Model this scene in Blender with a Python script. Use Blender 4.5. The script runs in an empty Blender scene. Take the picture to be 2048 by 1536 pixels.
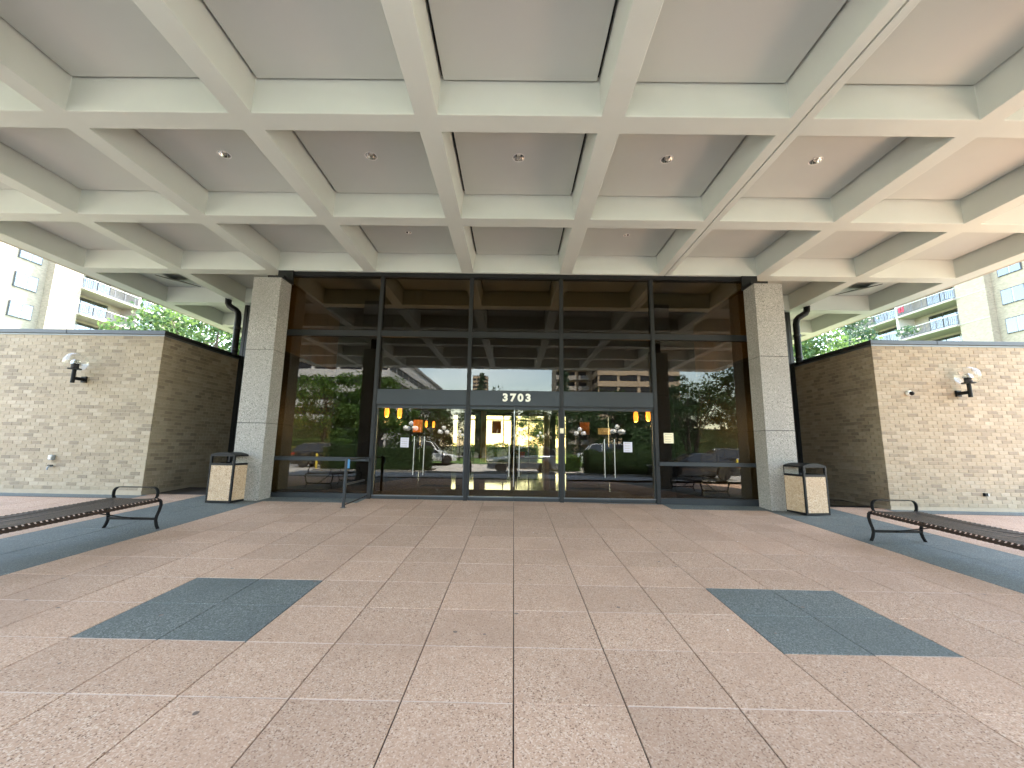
import bpy, bmesh, math, random
import numpy as np
from mathutils import Vector, Matrix
R = math.radians
rng = random.Random(7)
SC = bpy.context.scene
COL = SC.collection

# ------------------------------------------------------------------ camera
F_PX, PITCH, YAW, ROLL = 815.96, 0.1514, -0.0062, 0.0150
CX, CD, CH = -0.0206, 9.5595, 1.2303
def cam_axes():
    cp, sp, cw, sw = math.cos(PITCH), math.sin(PITCH), math.cos(YAW), math.sin(YAW)
    f = Vector((sw*cp, cw*cp, sp)); r = Vector((cw, -sw, 0)); u = r.cross(f)
    r2 = r*math.cos(ROLL) + u*math.sin(ROLL); u2 = -r*math.sin(ROLL) + u*math.cos(ROLL)
    return r2, u2, f
cam = bpy.data.cameras.new('camera'); camo = bpy.data.objects.new('camera', cam); COL.objects.link(camo)
r_, u_, f_ = cam_axes()
camo.matrix_world = Matrix(((r_.x, u_.x, -f_.x, CX), (r_.y, u_.y, -f_.y, -CD), (r_.z, u_.z, -f_.z, CH), (0, 0, 0, 1)))
cam.sensor_fit = 'HORIZONTAL'; cam.sensor_width = 36; cam.lens = 36*F_PX/2048
cam.clip_start = 0.05; cam.clip_end = 3000
SC.camera = camo

# ------------------------------------------------------------------ sky, sun, exposure
SUN_EL, SUN_AZ = R(58), R(28)          # azimuth measured from +Y towards +X
W = bpy.data.worlds.new('World'); SC.world = W; W.use_nodes = True
n = W.node_tree.nodes; l = W.node_tree.links; n.clear()
out = n.new('ShaderNodeOutputWorld'); bg = n.new('ShaderNodeBackground'); sky = n.new('ShaderNodeTexSky')
sky.sky_type = 'NISHITA'; sky.sun_disc = False; sky.sun_elevation = SUN_EL; sky.sun_rotation = SUN_AZ
sky.air_density = 1.35; sky.dust_density = .15; sky.ozone_density = 2.0
tc = n.new('ShaderNodeTexCoord'); mp = n.new('ShaderNodeMapping'); mp.inputs['Scale'].default_value = (1.3, 1.3, 4.5); mp.inputs['Location'].default_value = (3.1, 1.7, .4)
nz = n.new('ShaderNodeTexNoise'); nz.inputs['Scale'].default_value = 2.2; nz.inputs['Detail'].default_value = 7; nz.inputs['Roughness'].default_value = .55
rp = n.new('ShaderNodeValToRGB'); rp.color_ramp.elements[0].position = .50; rp.color_ramp.elements[1].position = .86
rp.color_ramp.elements[0].color = (.05, .05, .05, 1); rp.color_ramp.elements[1].color = (.42, .42, .42, 1)
mx = n.new('ShaderNodeMix'); mx.data_type = 'RGBA'; mx.inputs[7].default_value = (11.6, 12.0, 12.3, 1)
l.new(tc.outputs['Generated'], mp.inputs[0]); l.new(mp.outputs[0], nz.inputs['Vector']); l.new(nz.outputs[0], rp.inputs[0])
l.new(rp.outputs[0], mx.inputs[0]); l.new(sky.outputs[0], mx.inputs[6]); l.new(mx.outputs[2], bg.inputs[0])
bg.inputs[1].default_value = .15; l.new(bg.outputs[0], out.inputs[0])
sl = bpy.data.lights.new('sun', 'SUN'); sl.energy = 4.8; sl.angle = R(4); sl.color = (1, .96, .9)
so = bpy.data.objects.new('sun', sl); COL.objects.link(so)
sd = Vector((math.sin(SUN_AZ)*math.cos(SUN_EL), math.cos(SUN_AZ)*math.cos(SUN_EL), math.sin(SUN_EL)))
so.rotation_euler = sd.to_track_quat('Z', 'Y').to_euler(); so.location = sd*60
SC.view_settings.view_transform = 'Standard'; SC.view_settings.look = 'None'; SC.view_settings.gamma = 1
SC.view_settings.exposure = 3.55; SC.view_settings.use_curve_mapping = False
SC.view_settings.use_white_balance = True; SC.view_settings.white_balance_temperature = 7150; SC.view_settings.white_balance_tint = 10
SC.render.engine = 'CYCLES'
SC.cycles.max_bounces = 14; SC.cycles.diffuse_bounces = 6; SC.cycles.glossy_bounces = 6; SC.cycles.transparent_max_bounces = 24
SC.cycles.use_denoising = True; SC.cycles.sample_clamp_indirect = 8

# ------------------------------------------------------------------ materials
MATS = {}
def nodes(name):
    m = bpy.data.materials.new(name); m.use_nodes = True; MATS[name] = m
    t = m.node_tree; b = t.nodes['Principled BSDF']
    return m, t, b
def mixcol(t, fac, a, b_):
    x = t.nodes.new('ShaderNodeMix'); x.data_type = 'RGBA'
    for i, v in ((0, fac), (6, a), (7, b_)):
        if hasattr(v, 'is_linked') or isinstance(v, bpy.types.NodeSocket): t.links.new(v, x.inputs[i])
        else: x.inputs[i].default_value = v if i == 0 else (*v, 1)
    return x.outputs[2]
def coords(t, kind='Object'):
    return t.nodes.new('ShaderNodeTexCoord').outputs[kind]
def wpos(t):
    return t.nodes.new('ShaderNodeNewGeometry').outputs['Position']
def noise(t, scale, detail=3, vec=None, rough=.55):
    x = t.nodes.new('ShaderNodeTexNoise'); x.inputs['Scale'].default_value = scale; x.inputs['Detail'].default_value = detail
    x.inputs['Roughness'].default_value = rough
    t.links.new(vec if vec is not None else wpos(t), x.inputs['Vector']); return x.outputs[0]
def ramp(t, s, p0, p1, c0=(0, 0, 0), c1=(1, 1, 1)):
    x = t.nodes.new('ShaderNodeValToRGB'); e = x.color_ramp.elements
    e[0].position = p0; e[1].position = p1; e[0].color = (*c0, 1); e[1].color = (*c1, 1)
    t.links.new(s, x.inputs[0]); return x.outputs[0]
def bump(t, b, h, strength=.2, dist=.01):
    x = t.nodes.new('ShaderNodeBump'); x.inputs['Strength'].default_value = strength; x.inputs['Distance'].default_value = dist
    t.links.new(h, x.inputs['Height']); t.links.new(x.outputs[0], b.inputs['Normal'])
def rnd(t):
    return t.nodes.new('ShaderNodeObjectInfo').outputs['Random']
def mul(t, a, k):
    x = t.nodes.new('ShaderNodeMath'); x.operation = 'MULTIPLY'; t.links.new(a, x.inputs[0]); x.inputs[1].default_value = k; return x.outputs[0]
def plain(name, col, rough=.5, metal=0., var=.12, scale=6., spec=.5, emit=None, es=0.):
    m, t, b = nodes(name)
    c0 = tuple(c*(1-var) for c in col); c1 = tuple(min(1, c*(1+var)) for c in col)
    t.links.new(mixcol(t, noise(t, scale, 4), c0, c1), b.inputs['Base Color'])
    b.inputs['Roughness'].default_value = rough; b.inputs['Metallic'].default_value = metal
    b.inputs['Specular IOR Level'].default_value = spec
    if emit: b.inputs['Emission Color'].default_value = (*emit, 1); b.inputs['Emission Strength'].default_value = es
    return m
def speckle(name, cols, scale, rough=.75, patch=None, objvar=.1, bstr=.25):
    """cols: dark grain, mid, light grain"""
    m, t, b = nodes(name)
    v = t.nodes.new('ShaderNodeTexVoronoi'); v.inputs['Scale'].default_value = scale; t.links.new(wpos(t), v.inputs['Vector'])
    sep = t.nodes.new('ShaderNodeSeparateColor'); t.links.new(v.outputs['Color'], sep.inputs[0])
    c = mixcol(t, ramp(t, sep.outputs[0], .05, .24), cols[0], cols[1])
    c = mixcol(t, ramp(t, sep.outputs[1], .62, .88), c, cols[2])
    big = noise(t, 1.1, 5)
    c = mixcol(t, ramp(t, big, .35, .7, (0, 0, 0), (.45, .45, .45)), c, patch or cols[1])
    st = ramp(t, noise(t, .55, 7, None, .62), .50, .74, (0, 0, 0), (.34, .34, .34)); c = mixcol(t, st, c, tuple(v*.55 for v in cols[1]))
    st = ramp(t, noise(t, 7.5, 4), .70, .78, (0, 0, 0), (.30, .30, .30)); c = mixcol(t, st, c, tuple(v*.5 for v in cols[1]))
    g = t.nodes.new('ShaderNodeHueSaturation'); mr = t.nodes.new('ShaderNodeMapRange')
    t.links.new(rnd(t), mr.inputs[0]); mr.inputs[3].default_value = 1-objvar; mr.inputs[4].default_value = 1+objvar
    t.links.new(mr.outputs[0], g.inputs['Value']); t.links.new(c, g.inputs['Color']); t.links.new(g.outputs[0], b.inputs['Base Color'])
    b.inputs['Roughness'].default_value = rough; b.inputs['Specular IOR Level'].default_value = .3
    bump(t, b, sep.outputs[0], bstr, .004)
    return m
speckle('aggregate_pink', ((.18, .105, .072), (.445, .288, .204), (.57, .43, .335)), 128, .8, (.42, .268, .19), .075)
speckle('aggregate_dark', ((.052, .058, .056), (.115, .128, .122), (.21, .23, .222)), 120, .75, (.10, .118, .117), .06)
speckle('granite', ((.085, .08, .074), (.28, .265, .243), (.43, .41, .38)), 80, .55, (.28, .265, .243), .03, .05)
speckle('pebble', ((.20, .12, .065), (.47, .335, .22), (.60, .48, .36)), 75, .85, (.46, .33, .22), .03, .5)
def stucco(name, col, var=.06):
    m, t, b = nodes(name)
    c = mixcol(t, noise(t, 1.3, 5), tuple(c*(1-var) for c in col), tuple(c*(1+var) for c in col))
    t.links.new(mixcol(t, ramp(t, noise(t, .5, 6), .52, .75, (0, 0, 0), (.25, .25, .25)), c, tuple(c*.82 for c in col)), b.inputs['Base Color'])
    b.inputs['Roughness'].default_value = .85; b.inputs['Specular IOR Level'].default_value = .25
    bump(t, b, noise(t, 130, 3), .35, .004); return m
stucco('concrete_beam', (.58, .598, .555)); stucco('soffit_panel', (.51, .53, .50), .03)
plain('concrete_edge', (.40, .36, .30), .85)
plain('dark_void', (.02, .02, .02), .9)
plain('mortar', (.345, .29, .22), .9, 0, .15, 9); plain('joint_light', (.54, .42, .355), .9, 0, .35, 5); plain('joint_dark', (.05, .04, .035), .95)
BR = [(.32, .262, .188), (.34, .283, .207), (.302, .247, .175), (.25, .203, .147), (.358, .30, .225), (.225, .182, .134)]
for i, c in enumerate(BR):
    m, t, b = nodes('brick_%d' % i)
    cc = mixcol(t, noise(t, 22, 4), tuple(x*.85 for x in c), tuple(x*1.12 for x in c))
    g = t.nodes.new('ShaderNodeHueSaturation'); mr = t.nodes.new('ShaderNodeMapRange'); t.links.new(rnd(t), mr.inputs[0])
    mr.inputs[3].default_value = .93; mr.inputs[4].default_value = 1.07; t.links.new(mr.outputs[0], g.inputs['Value']); t.links.new(cc, g.inputs['Color'])
    mpv = t.nodes.new('ShaderNodeMapping'); mpv.inputs['Scale'].default_value = (2.6, 2.6, .35); t.links.new(wpos(t), mpv.inputs[0])
    fin = mixcol(t, ramp(t, noise(t, 1.0, 6, mpv.outputs[0]), .52, .74, (0, 0, 0), (.42, .42, .42)), g.outputs[0], tuple(x*.62 for x in c))
    t.links.new(fin, b.inputs['Base Color']); b.inputs['Roughness'].default_value = .85; bump(t, b, noise(t, 90, 3), .3, .004)
plain('frame_metal', (.038, .043, .048), .42, .55, .12, 3); plain('frame_metal_dimmed', (.020, .021, .022), .5, .2, .15, 3, .3); plain('frame_dark', (.018, .018, .019), .45, .4)  # mullions and transoms: frame metal darkened, dark reflections put into the colour
plain('sill_metal', (.15, .165, .18), .4, .6); plain('coping_metal', (.035, .038, .045), .4, .4, .2, 2)
plain('black_metal', (.007, .0075, .009), .5, 0, .2, 9, .18); plain('bench_metal', (.030, .019, .015), .42, .2, .25, 14, .4)
plain('steel', (.55, .55, .55), .25, 1.0); plain('digit', (.85, .82, .70), .4); plain('paper', (.82, .74, .52), .7); plain('paper_white', (.55, .53, .62), .7)
plain('paper_ink', (.25, .20, .12), .8)
plain('blue_tag', (.05, .22, .45), .5); plain('white_plastic', (.7, .7, .68), .4); plain('grey_box', (.25, .27, .29), .5)
plain('reflector', (.78, .78, .76), .12, 1.0); plain('bulb', (.8, .78, .7), .3); plain('gum', (.16, .115, .095), .7); plain('litter', (.8, .78, .74), .9); plain('leaf_litter', (.10, .06, .03), .9)
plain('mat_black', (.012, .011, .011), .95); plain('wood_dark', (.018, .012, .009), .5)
m, t, b = nodes('wood_gold')
wv = t.nodes.new('ShaderNodeTexWave'); wv.inputs['Scale'].default_value = 1.4; wv.inputs['Distortion'].default_value = 9; wv.inputs['Detail'].default_value = 4
mp2 = t.nodes.new('ShaderNodeMapping'); mp2.inputs['Scale'].default_value = (1, 1.2, .18); t.links.new(wpos(t), mp2.inputs[0]); t.links.new(mp2.outputs[0], wv.inputs['Vector'])
t.links.new(mixcol(t, wv.outputs[1], (.27, .18, .075), (.40, .27, .12)), b.inputs['Base Color']); b.inputs['Roughness'].default_value = .45
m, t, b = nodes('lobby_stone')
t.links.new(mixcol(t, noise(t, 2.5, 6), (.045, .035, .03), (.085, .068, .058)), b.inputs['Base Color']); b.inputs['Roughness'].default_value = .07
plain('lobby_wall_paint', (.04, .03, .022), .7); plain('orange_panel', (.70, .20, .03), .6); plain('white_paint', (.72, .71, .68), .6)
plain('pendant_glow', (.9, .45, .1), .5, emit=(1, .33, .05), es=.6)
def glass(name, f0, tint):
    m = bpy.data.materials.new(name); m.use_nodes = True; MATS[name] = m; t = m.node_tree; t.nodes.clear()
    o = t.nodes.new('ShaderNodeOutputMaterial'); tr = t.nodes.new('ShaderNodeBsdfTransparent'); gl = t.nodes.new('ShaderNodeBsdfGlossy'); mixn = t.nodes.new('ShaderNodeMixShader')
    tr.inputs[0].default_value = (*tint, 1); gl.inputs['Roughness'].default_value = 0.0; gl.inputs[0].default_value = (.97, .99, 1, 1)
    ge = t.nodes.new('ShaderNodeNewGeometry'); d = t.nodes.new('ShaderNodeVectorMath'); d.operation = 'DOT_PRODUCT'
    t.links.new(ge.outputs['Incoming'], d.inputs[0]); t.links.new(ge.outputs['Normal'], d.inputs[1])
    def mth(op, a, b_=None):
        x = t.nodes.new('ShaderNodeMath'); x.operation = op
        for i, v in enumerate((a, b_)):
            if v is None: continue
            if isinstance(v, (int, float)): x.inputs[i].default_value = v
            else: t.links.new(v, x.inputs[i])
        return x.outputs[0]
    k = mth('POWER', mth('SUBTRACT', 1.0, mth('ABSOLUTE', d.outputs['Value'])), 5.0)
    wn = noise(t, 1.1, 2); bp = t.nodes.new('ShaderNodeBump'); bp.inputs['Strength'].default_value = 1; bp.inputs['Distance'].default_value = .0006; t.links.new(wn, bp.inputs['Height']); t.links.new(bp.outputs[0], gl.inputs['Normal'])
    t.links.new(mth('ADD', mth('MULTIPLY', k, 1-f0), f0), mixn.inputs[0])
    t.links.new(tr.outputs[0], mixn.inputs[1]); t.links.new(gl.outputs[0], mixn.inputs[2]); t.links.new(mixn.outputs[0], o.inputs[0]); return m
glass('bronze_glass', .047, (.45, .40, .305)); glass('door_glass', .048, (.60, .56, .46)); glass('clear_glass', .06, (.95, .96, .96)); glass('window_glass', .13, (.35, .38, .40))
glass('back_glass', .03, (.95, .92, .84))
plain('car_glass', (.012, .015, .018), .05, 0, .05, 2, .8); plain('tyre', (.012, .012, .012), .8); plain('rim', (.45, .46, .48), .3, .9)
for nm, c in (('car_grey', (.13, .155, .185)), ('car_black', (.010, .011, .013)), ('car_white', (.72, .74, .76)), ('car_navy', (.02, .028, .04)), ('car_red', (.16, .02, .018))):
    m = plain(nm, c, .28, .35, .05, 2, .6); m.node_tree.nodes['Principled BSDF'].inputs['Coat Weight'].default_value = .7
plain('tail_light', (.35, .01, .01), .2); plain('head_light', (.75, .78, .8), .12, .2)
plain('yellow_paint', (.62, .47, .06), .6, 0, .2, 8); plain('globe_white', (.80, .80, .78), .15, 0, .03)
plain('asphalt', (.33, .32, .30), .9, 0, .18, 1.2); plain('concrete_pave', (.40, .38, .35), .9, 0, .12, 1.5); plain('kerb', (.34, .33, .31), .9)
plain('soil', (.06, .045, .03), .95, 0, .3, 3)
m, t, b = nodes('lawn'); t.links.new(mixcol(t, noise(t, 1.2, 8), (.05, .11, .02), (.10, .17, .04)), b.inputs['Base Color']); b.inputs['Roughness'].default_value = .95; bump(t, b, noise(t, 40, 3), .6, .03)
m, t, b = nodes('ground'); t.links.new(mixcol(t, noise(t, .08, 8), (.05, .075, .03), (.10, .10, .07)), b.inputs['Base Color']); b.inputs['Roughness'].default_value = .95
def leafmat(name, a, c, tr=.3):
    m, t, b = nodes(name)
    t.links.new(mixcol(t, noise(t, 1.7, 3), a, c), b.inputs['Base Color']); b.inputs['Roughness'].default_value = .6; b.inputs['Specular IOR Level'].default_value = .3
    tl = t.nodes.new('ShaderNodeBsdfTranslucent'); tl.inputs[0].default_value = (c[0]*1.4, c[1]*1.4, c[2], 1); ms = t.nodes.new('ShaderNodeMixShader'); ms.inputs[0].default_value = tr
    o = t.nodes['Material Output']; t.links.new(b.outputs[0], ms.inputs[1]); t.links.new(tl.outputs[0], ms.inputs[2]); t.links.new(ms.outputs[0], o.inputs[0])
leafmat('leaf_mid', (.035, .085, .018), (.075, .14, .03)); leafmat('leaf_bright', (.022, .06, .022), (.07, .12, .045)); leafmat('leaf_dark', (.012, .035, .012), (.03, .06, .018), .15)
leafmat('leaf_yellow', (.12, .13, .02), (.20, .18, .035)); leafmat('leaf_pine', (.02, .055, .03), (.05, .09, .05), .15)
plain('bark', (.055, .042, .032), .95, 0, .3, 9)
def brickfar(name, a, c, mo, sc):
    m, t, b = nodes(name); x = t.nodes.new('ShaderNodeTexBrick'); x.inputs['Scale'].default_value = sc
    x.inputs['Color1'].default_value = (*a, 1); x.inputs['Color2'].default_value = (*c, 1); x.inputs['Mortar'].default_value = (*mo, 1); x.inputs['Mortar Size'].default_value = .012
    # use a swizzle so that rows run horizontally on both wall directions
    s = t.nodes.new('ShaderNodeSeparateXYZ'); t.links.new(wpos(t), s.inputs[0]); ad = t.nodes.new('ShaderNodeMath'); t.links.new(s.outputs[0], ad.inputs[0]); t.links.new(s.outputs[1], ad.inputs[1])
    cb = t.nodes.new('ShaderNodeCombineXYZ'); t.links.new(ad.outputs[0], cb.inputs[0]); t.links.new(s.outputs[2], cb.inputs[1]); t.links.new(cb.outputs[0], x.inputs['Vector'])
    t.links.new(mixcol(t, ramp(t, noise(t, .9, 5), .4, .7, (0, 0, 0), (.5, .5, .5)), x.outputs[0], tuple(v*.8 for v in a)), b.inputs['Base Color']); b.inputs['Roughness'].default_value = .9
brickfar('tower_brick', (.31, .265, .205), (.23, .19, .145), (.28, .245, .195), 2.4)
plain('tower_concrete', (.31, .28, .25), .85); plain('balcony_rail', (.07, .07, .078), .5, .2); plain('tower_frame', (.03, .03, .032), .5)
plain('tower_white', (.45, .44, .43), .8); plain('dark_window', (.02, .022, .025), .5, 0, .1, 2, .15); plain('handle_metal', (.30, .31, .32), .3, .9); plain('curtain', (.40, .40, .39), .8, 0, .15, .8); plain('tower_tan', (.34, .26, .185), .85); plain('roof_grey', (.2, .2, .2), .9)
plain('skin', (.45, .27, .19), .6); plain('cloth_dark', (.018, .018, .022), .9); plain('cloth_jeans', (.03, .04, .065), .9); plain('cloth_navy', (.03, .035, .05), .9); plain('hair', (.02, .014, .01), .7)
plain('cushion_red', (.5, .02, .05), .8)

# ------------------------------------------------------------------ mesh helpers
class MB:
    def __init__(s): s.v = []; s.f = []; s.m = []; s.cache = {}
    def vert(s, p): s.v.append(tuple(p)); return len(s.v)-1
    def cv(s, p):
        k = tuple(round(c, 4) for c in p)
        if k not in s.cache: s.cache[k] = s.vert(p)
        return s.cache[k]
    def face(s, idx, mi=0): s.f.append(tuple(idx)); s.m.append(mi)
    def quad(s, pts, mi=0): s.face([s.vert(p) for p in pts], mi)
    def box(s, x0, x1, y0, y1, z0, z1, mi=0, M=None):
        if x0 > x1: x0, x1 = x1, x0
        if y0 > y1: y0, y1 = y1, y0
        if z0 > z1: z0, z1 = z1, z0
        p = [(x0, y0, z0), (x1, y0, z0), (x1, y1, z0), (x0, y1, z0), (x0, y0, z1), (x1, y0, z1), (x1, y1, z1), (x0, y1, z1)]
        if M is not None: p = [tuple(M @ Vector(q)) for q in p]
        b = len(s.v); s.v += p
        for f in ((0, 3, 2, 1), (4, 5, 6, 7), (0, 1, 5, 4), (1, 2, 6, 5), (2, 3, 7, 6), (3, 0, 4, 7)): s.face([b+i for i in f], mi)
        return s
    def tube(s, path, r, nseg=10, mi=0, cap=True):
        path = [Vector(p) for p in path]; rs = r if isinstance(r, (list, tuple)) else [r]*len(path)
        rings = []; side = None
        for i, p in enumerate(path):
            d = (path[min(i+1, len(path)-1)] - path[max(i-1, 0)]).normalized()
            if side is None: side = d.orthogonal().normalized()
            else: side = (side - d*side.dot(d)).normalized()
            up = d.cross(side)
            rings.append([s.vert(p + (side*math.cos(2*math.pi*k/nseg) + up*math.sin(2*math.pi*k/nseg))*rs[i]) for k in range(nseg)])
        for a, b in zip(rings, rings[1:]):
            for k in range(nseg): s.face((a[k], a[(k+1) % nseg], b[(k+1) % nseg], b[k]), mi)
        if cap: s.face(rings[0][::-1], mi); s.face(rings[-1], mi)
        return s
    def ribbon(s, path, w, t, axis=Vector((0, 1, 0)), mi=0):
        """flat bar swept along a path; w across `axis`, t thick"""
        path = [Vector(p) for p in path]; rings = []; ax = Vector(axis)
        for i, p in enumerate(path):
            d = (path[min(i+1, len(path)-1)] - path[max(i-1, 0)]).normalized(); nn = d.cross(ax).normalized()
            rings.append([s.vert(p+ax*a*w/2+nn*b*t/2) for a, b in ((-1, -1), (1, -1), (1, 1), (-1, 1))])
        for a, b in zip(rings, rings[1:]):
            for k in range(4): s.face((a[k], a[(k+1) % 4], b[(k+1) % 4], b[k]), mi)
        s.face(rings[0][::-1], mi); s.face(rings[-1], mi); return s
    def lathe(s, prof, c=(0, 0, 0), nseg=20, mi=0, axis='z'):
        rings = []
        for r, h in prof:
            ring = []
            for k in range(nseg):
                a = 2*math.pi*k/nseg; q = (r*math.cos(a), r*math.sin(a), h)
                if axis == 'y': q = (q[0], q[2], q[1])
                elif axis == 'x': q = (q[2], q[0], q[1])
                ring.append(s.vert((c[0]+q[0], c[1]+q[1], c[2]+q[2])))
            rings.append(ring)
        for a, b in zip(rings, rings[1:]):
            for k in range(nseg): s.face((a[k], a[(k+1) % nseg], b[(k+1) % nseg], b[k]), mi)
        s.face(rings[0][::-1], mi); s.face(rings[-1], mi); return s
    def prism(s, outline, y0, y1, mi=0):
        """outline of (x,z) points extruded along y"""
        a = [s.vert((x, y0, z)) for x, z in outline]; b = [s.vert((x, y1, z)) for x, z in outline]; k = len(a)
        s.face(a, mi); s.face(b[::-1], mi)
        for i in range(k): s.face((a[i], b[i], b[(i+1) % k], a[(i+1) % k]), mi)
        return s
    def mesh(s, name, mats):
        me = bpy.data.meshes.new(name); me.from_pydata(s.v, [], s.f)
        for m in ([mats] if isinstance(mats, str) else mats): me.materials.append(MATS[m])
        if any(s.m): me.polygons.foreach_set('material_index', s.m)
        bm = bmesh.new(); bm.from_mesh(me); bmesh.ops.recalc_face_normals(bm, faces=bm.faces); bm.to_mesh(me); bm.free()
        me.update(); return me
    def build(s, name, mats, parent=None, smooth=False, bevel=0, **tags):
        return link(name, s.mesh(name, mats), parent, smooth, bevel, **tags)
def wloc(p):
    v = Vector((0, 0, 0))
    while p is not None: v += Vector(p.location); p = p.parent
    return v
def tag(o, label=None, category=None, group=None, kind=None):
    for k, v in (('label', label), ('category', category), ('group', group), ('kind', kind)):
        if v: o[k] = v
    return o
def link(name, me, parent=None, smooth=False, bevel=0, **tags):
    o = bpy.data.objects.new(name, me); COL.objects.link(o)
    if parent is not None: o.parent = parent; o.location = -wloc(parent)      # meshes are written in world metres
    if smooth:
        me.polygons.foreach_set('use_smooth', [True]*len(me.polygons))
        if hasattr(me, 'set_sharp_from_angle'): me.set_sharp_from_angle(angle=R(40))
    if bevel:
        b = o.modifiers.new('bevel', 'BEVEL'); b.width = bevel; b.segments = 2; b.limit_method = 'ANGLE'; b.angle_limit = R(35)
    return tag(o, **tags)
def thing(name, loc, label, category, group=None):
    o = bpy.data.objects.new(name, None); COL.objects.link(o); o.location = loc; o.empty_display_size = .2
    return tag(o, label, category, group)
def copy_tree(o, parent=None):
    c = o.copy(); COL.objects.link(c); c.parent = parent
    for ch in list(o.children): copy_tree(ch, c)
    return c
def instance(o, loc, rz=0, label=None, scale=None):
    c = copy_tree(o); c.location = loc; c.rotation_euler = (0, 0, rz)
    if label: c['label'] = label
    if scale: c.scale = (scale,)*3 if isinstance(scale, (int, float)) else scale
    return c
def bx(name, mat, parent, *a, bevel=0, **k): return MB().box(*a).build(name, mat, parent, bevel=bevel, **k)

# ------------------------------------------------------------------ plaza floor (falls away from the doors)
FS, FX = .0411, -.0035
def fz(x, y): return FS*y + FX*x
YF = -12.45                       # canopy's street edge
H = 5.401; S = 2.3909; WB = .296
TW, RW, Y6 = .671, .628, -6.245
def slabmesh(name, x0, x1, y0, y1, mat, dz=0., th=.05):
    mb = MB(); g = .004
    x0 += g; x1 -= g; y0 += g*.8; y1 -= g*.8
    c = .0035
    lo = [(x, y, fz(x, y)-th) for x, y in ((x0, y0), (x1, y0), (x1, y1), (x0, y1))]
    a = [(x, y, fz(x, y)-c+dz) for x, y in ((x0, y0), (x1, y0), (x1, y1), (x0, y1))]
    t = [(x, y, fz(x, y)+dz) for x, y in ((x0+c, y0+c), (x1-c, y0+c), (x1-c, y1-c), (x0+c, y1-c))]
    i = [[mb.vert(p) for p in q] for q in (lo, a, t)]
    for u, v in ((i[0], i[1]), (i[1], i[2])):
        for k in range(4): mb.face((u[k], u[(k+1) % 4], v[(k+1) % 4], v[k]))
    mb.face(i[2])
    return mb
def sheet(name, x0, x1, y0, y1, z, mat, **k):
    mb = MB(); zf = z if callable(z) else (lambda x, y: z)
    mb.quad([(x0, y0, zf(x0, y0)), (x1, y0, zf(x1, y0)), (x1, y1, zf(x1, y1)), (x0, y1, zf(x0, y1))]); return mb.build(name, mat, **k)
plaza = bpy.data.objects.new('plaza_pavement', None); COL.objects.link(plaza); tag(plaza, 'pink exposed aggregate paving with dark grey inlays sloping from the doors', kind='structure')
mb = MB(); lo = [(-16, YF), (16, YF), (16, 1.2), (-16, 1.2)]
a = [mb.vert((x, y, fz(x, y)-.012)) for x, y in lo]; b_ = [mb.vert((x, y, -.9)) for x, y in lo]
mb.face(a)
for k in range(4): mb.face((a[k], a[(k+1) % 4], b_[(k+1) % 4], b_[k]))
mb.build('paving_bed', 'joint_dark', plaza)
ROWS = [Y6 + RW*j for j in range(-9, 11)]
BX0, BX1 = 8*TW, 7.05
colx = [k*TW for k in range(-8, 9)]
bands = [(-BX1, -(BX0+BX1)/2), (-(BX0+BX1)/2, -BX0), (BX0, (BX0+BX1)/2), ((BX0+BX1)/2, BX1)]
outer = [(sg*(BX1+k*TW), sg*(BX1+(k+1)*TW)) for sg in (-1, 1) for k in range(10)]
cells = []
for j, (y0, y1) in enumerate(zip(ROWS, ROWS[1:])):
    ym = (y0+y1)/2
    for x0, x1 in zip(colx, colx[1:]):
        xm = (x0+x1)/2
        dark = (3*TW < abs(xm) < 5*TW and Y6 < ym < Y6+2*RW) or (abs(xm) > 3.29 and ym > -.62 and abs(xm) > 5*TW-.01)
        cells.append((x0, x1, y0, y1, dark))
    for x0, x1 in bands: cells.append((x0, x1, y0, y1, True))
    for x0, x1 in outer:
        x0, x1 = min(x0, x1), max(x0, x1); xm = (x0+x1)/2
        if ym > -.62 and abs(xm) > 8.3: continue
        cells.append((x0, x1, y0, y1, False))
def seen(c):
    x, y = (c[0]+c[1])/2, (c[2]+c[3])/2; d = Vector((x-CX, y+CD, fz(x, y)-CH)); z = d.dot(f_)
    if z < .4: return -1
    u, v = 1024+F_PX*d.dot(r_)/z, 768-F_PX*d.dot(u_)/z
    return 1/z if -260 < u < 2300 and v < 1740 else -1
cells.sort(key=seen, reverse=True)
rest = MB()
for i, (x0, x1, y0, y1, dark) in enumerate(cells):
    dz = rng.uniform(-.0012, .0012); s = slabmesh('paving_slab', x0, x1, y0, y1, None, dz)
    if i < 300 and seen(cells[i]) > 0: s.build('paving_slab', 'aggregate_dark' if dark else 'aggregate_pink', plaza)
    else:
        b0 = len(rest.v); rest.v += s.v
        for f in s.f: rest.face([b0+q for q in f], 1 if dark else 0)
rest.build('paving_slab_field', ['aggregate_pink', 'aggregate_dark'], plaza, kind='stuff')
mb = MB()                                        # pale mortar in the cross joints
for y in ROWS[3:-1]:
    for xa, xb in zip(colx, colx[1:]):
        if rng.random() < .8 and not (3*TW-.1 < abs((xa+xb)/2) < 5*TW+.1 and abs(y-Y6-RW) < .1):
            g = rng.uniform(.0035, .0065); mb.quad([(xa+.006, y-g, fz(xa, y)-.001), (xb-.006, y-g, fz(xb, y)-.001), (xb-.006, y+g, fz(xb, y)-.001), (xa+.006, y+g, fz(xa, y)-.001)])
mb.build('mortar_joint', 'joint_light', plaza, kind='stuff')
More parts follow.
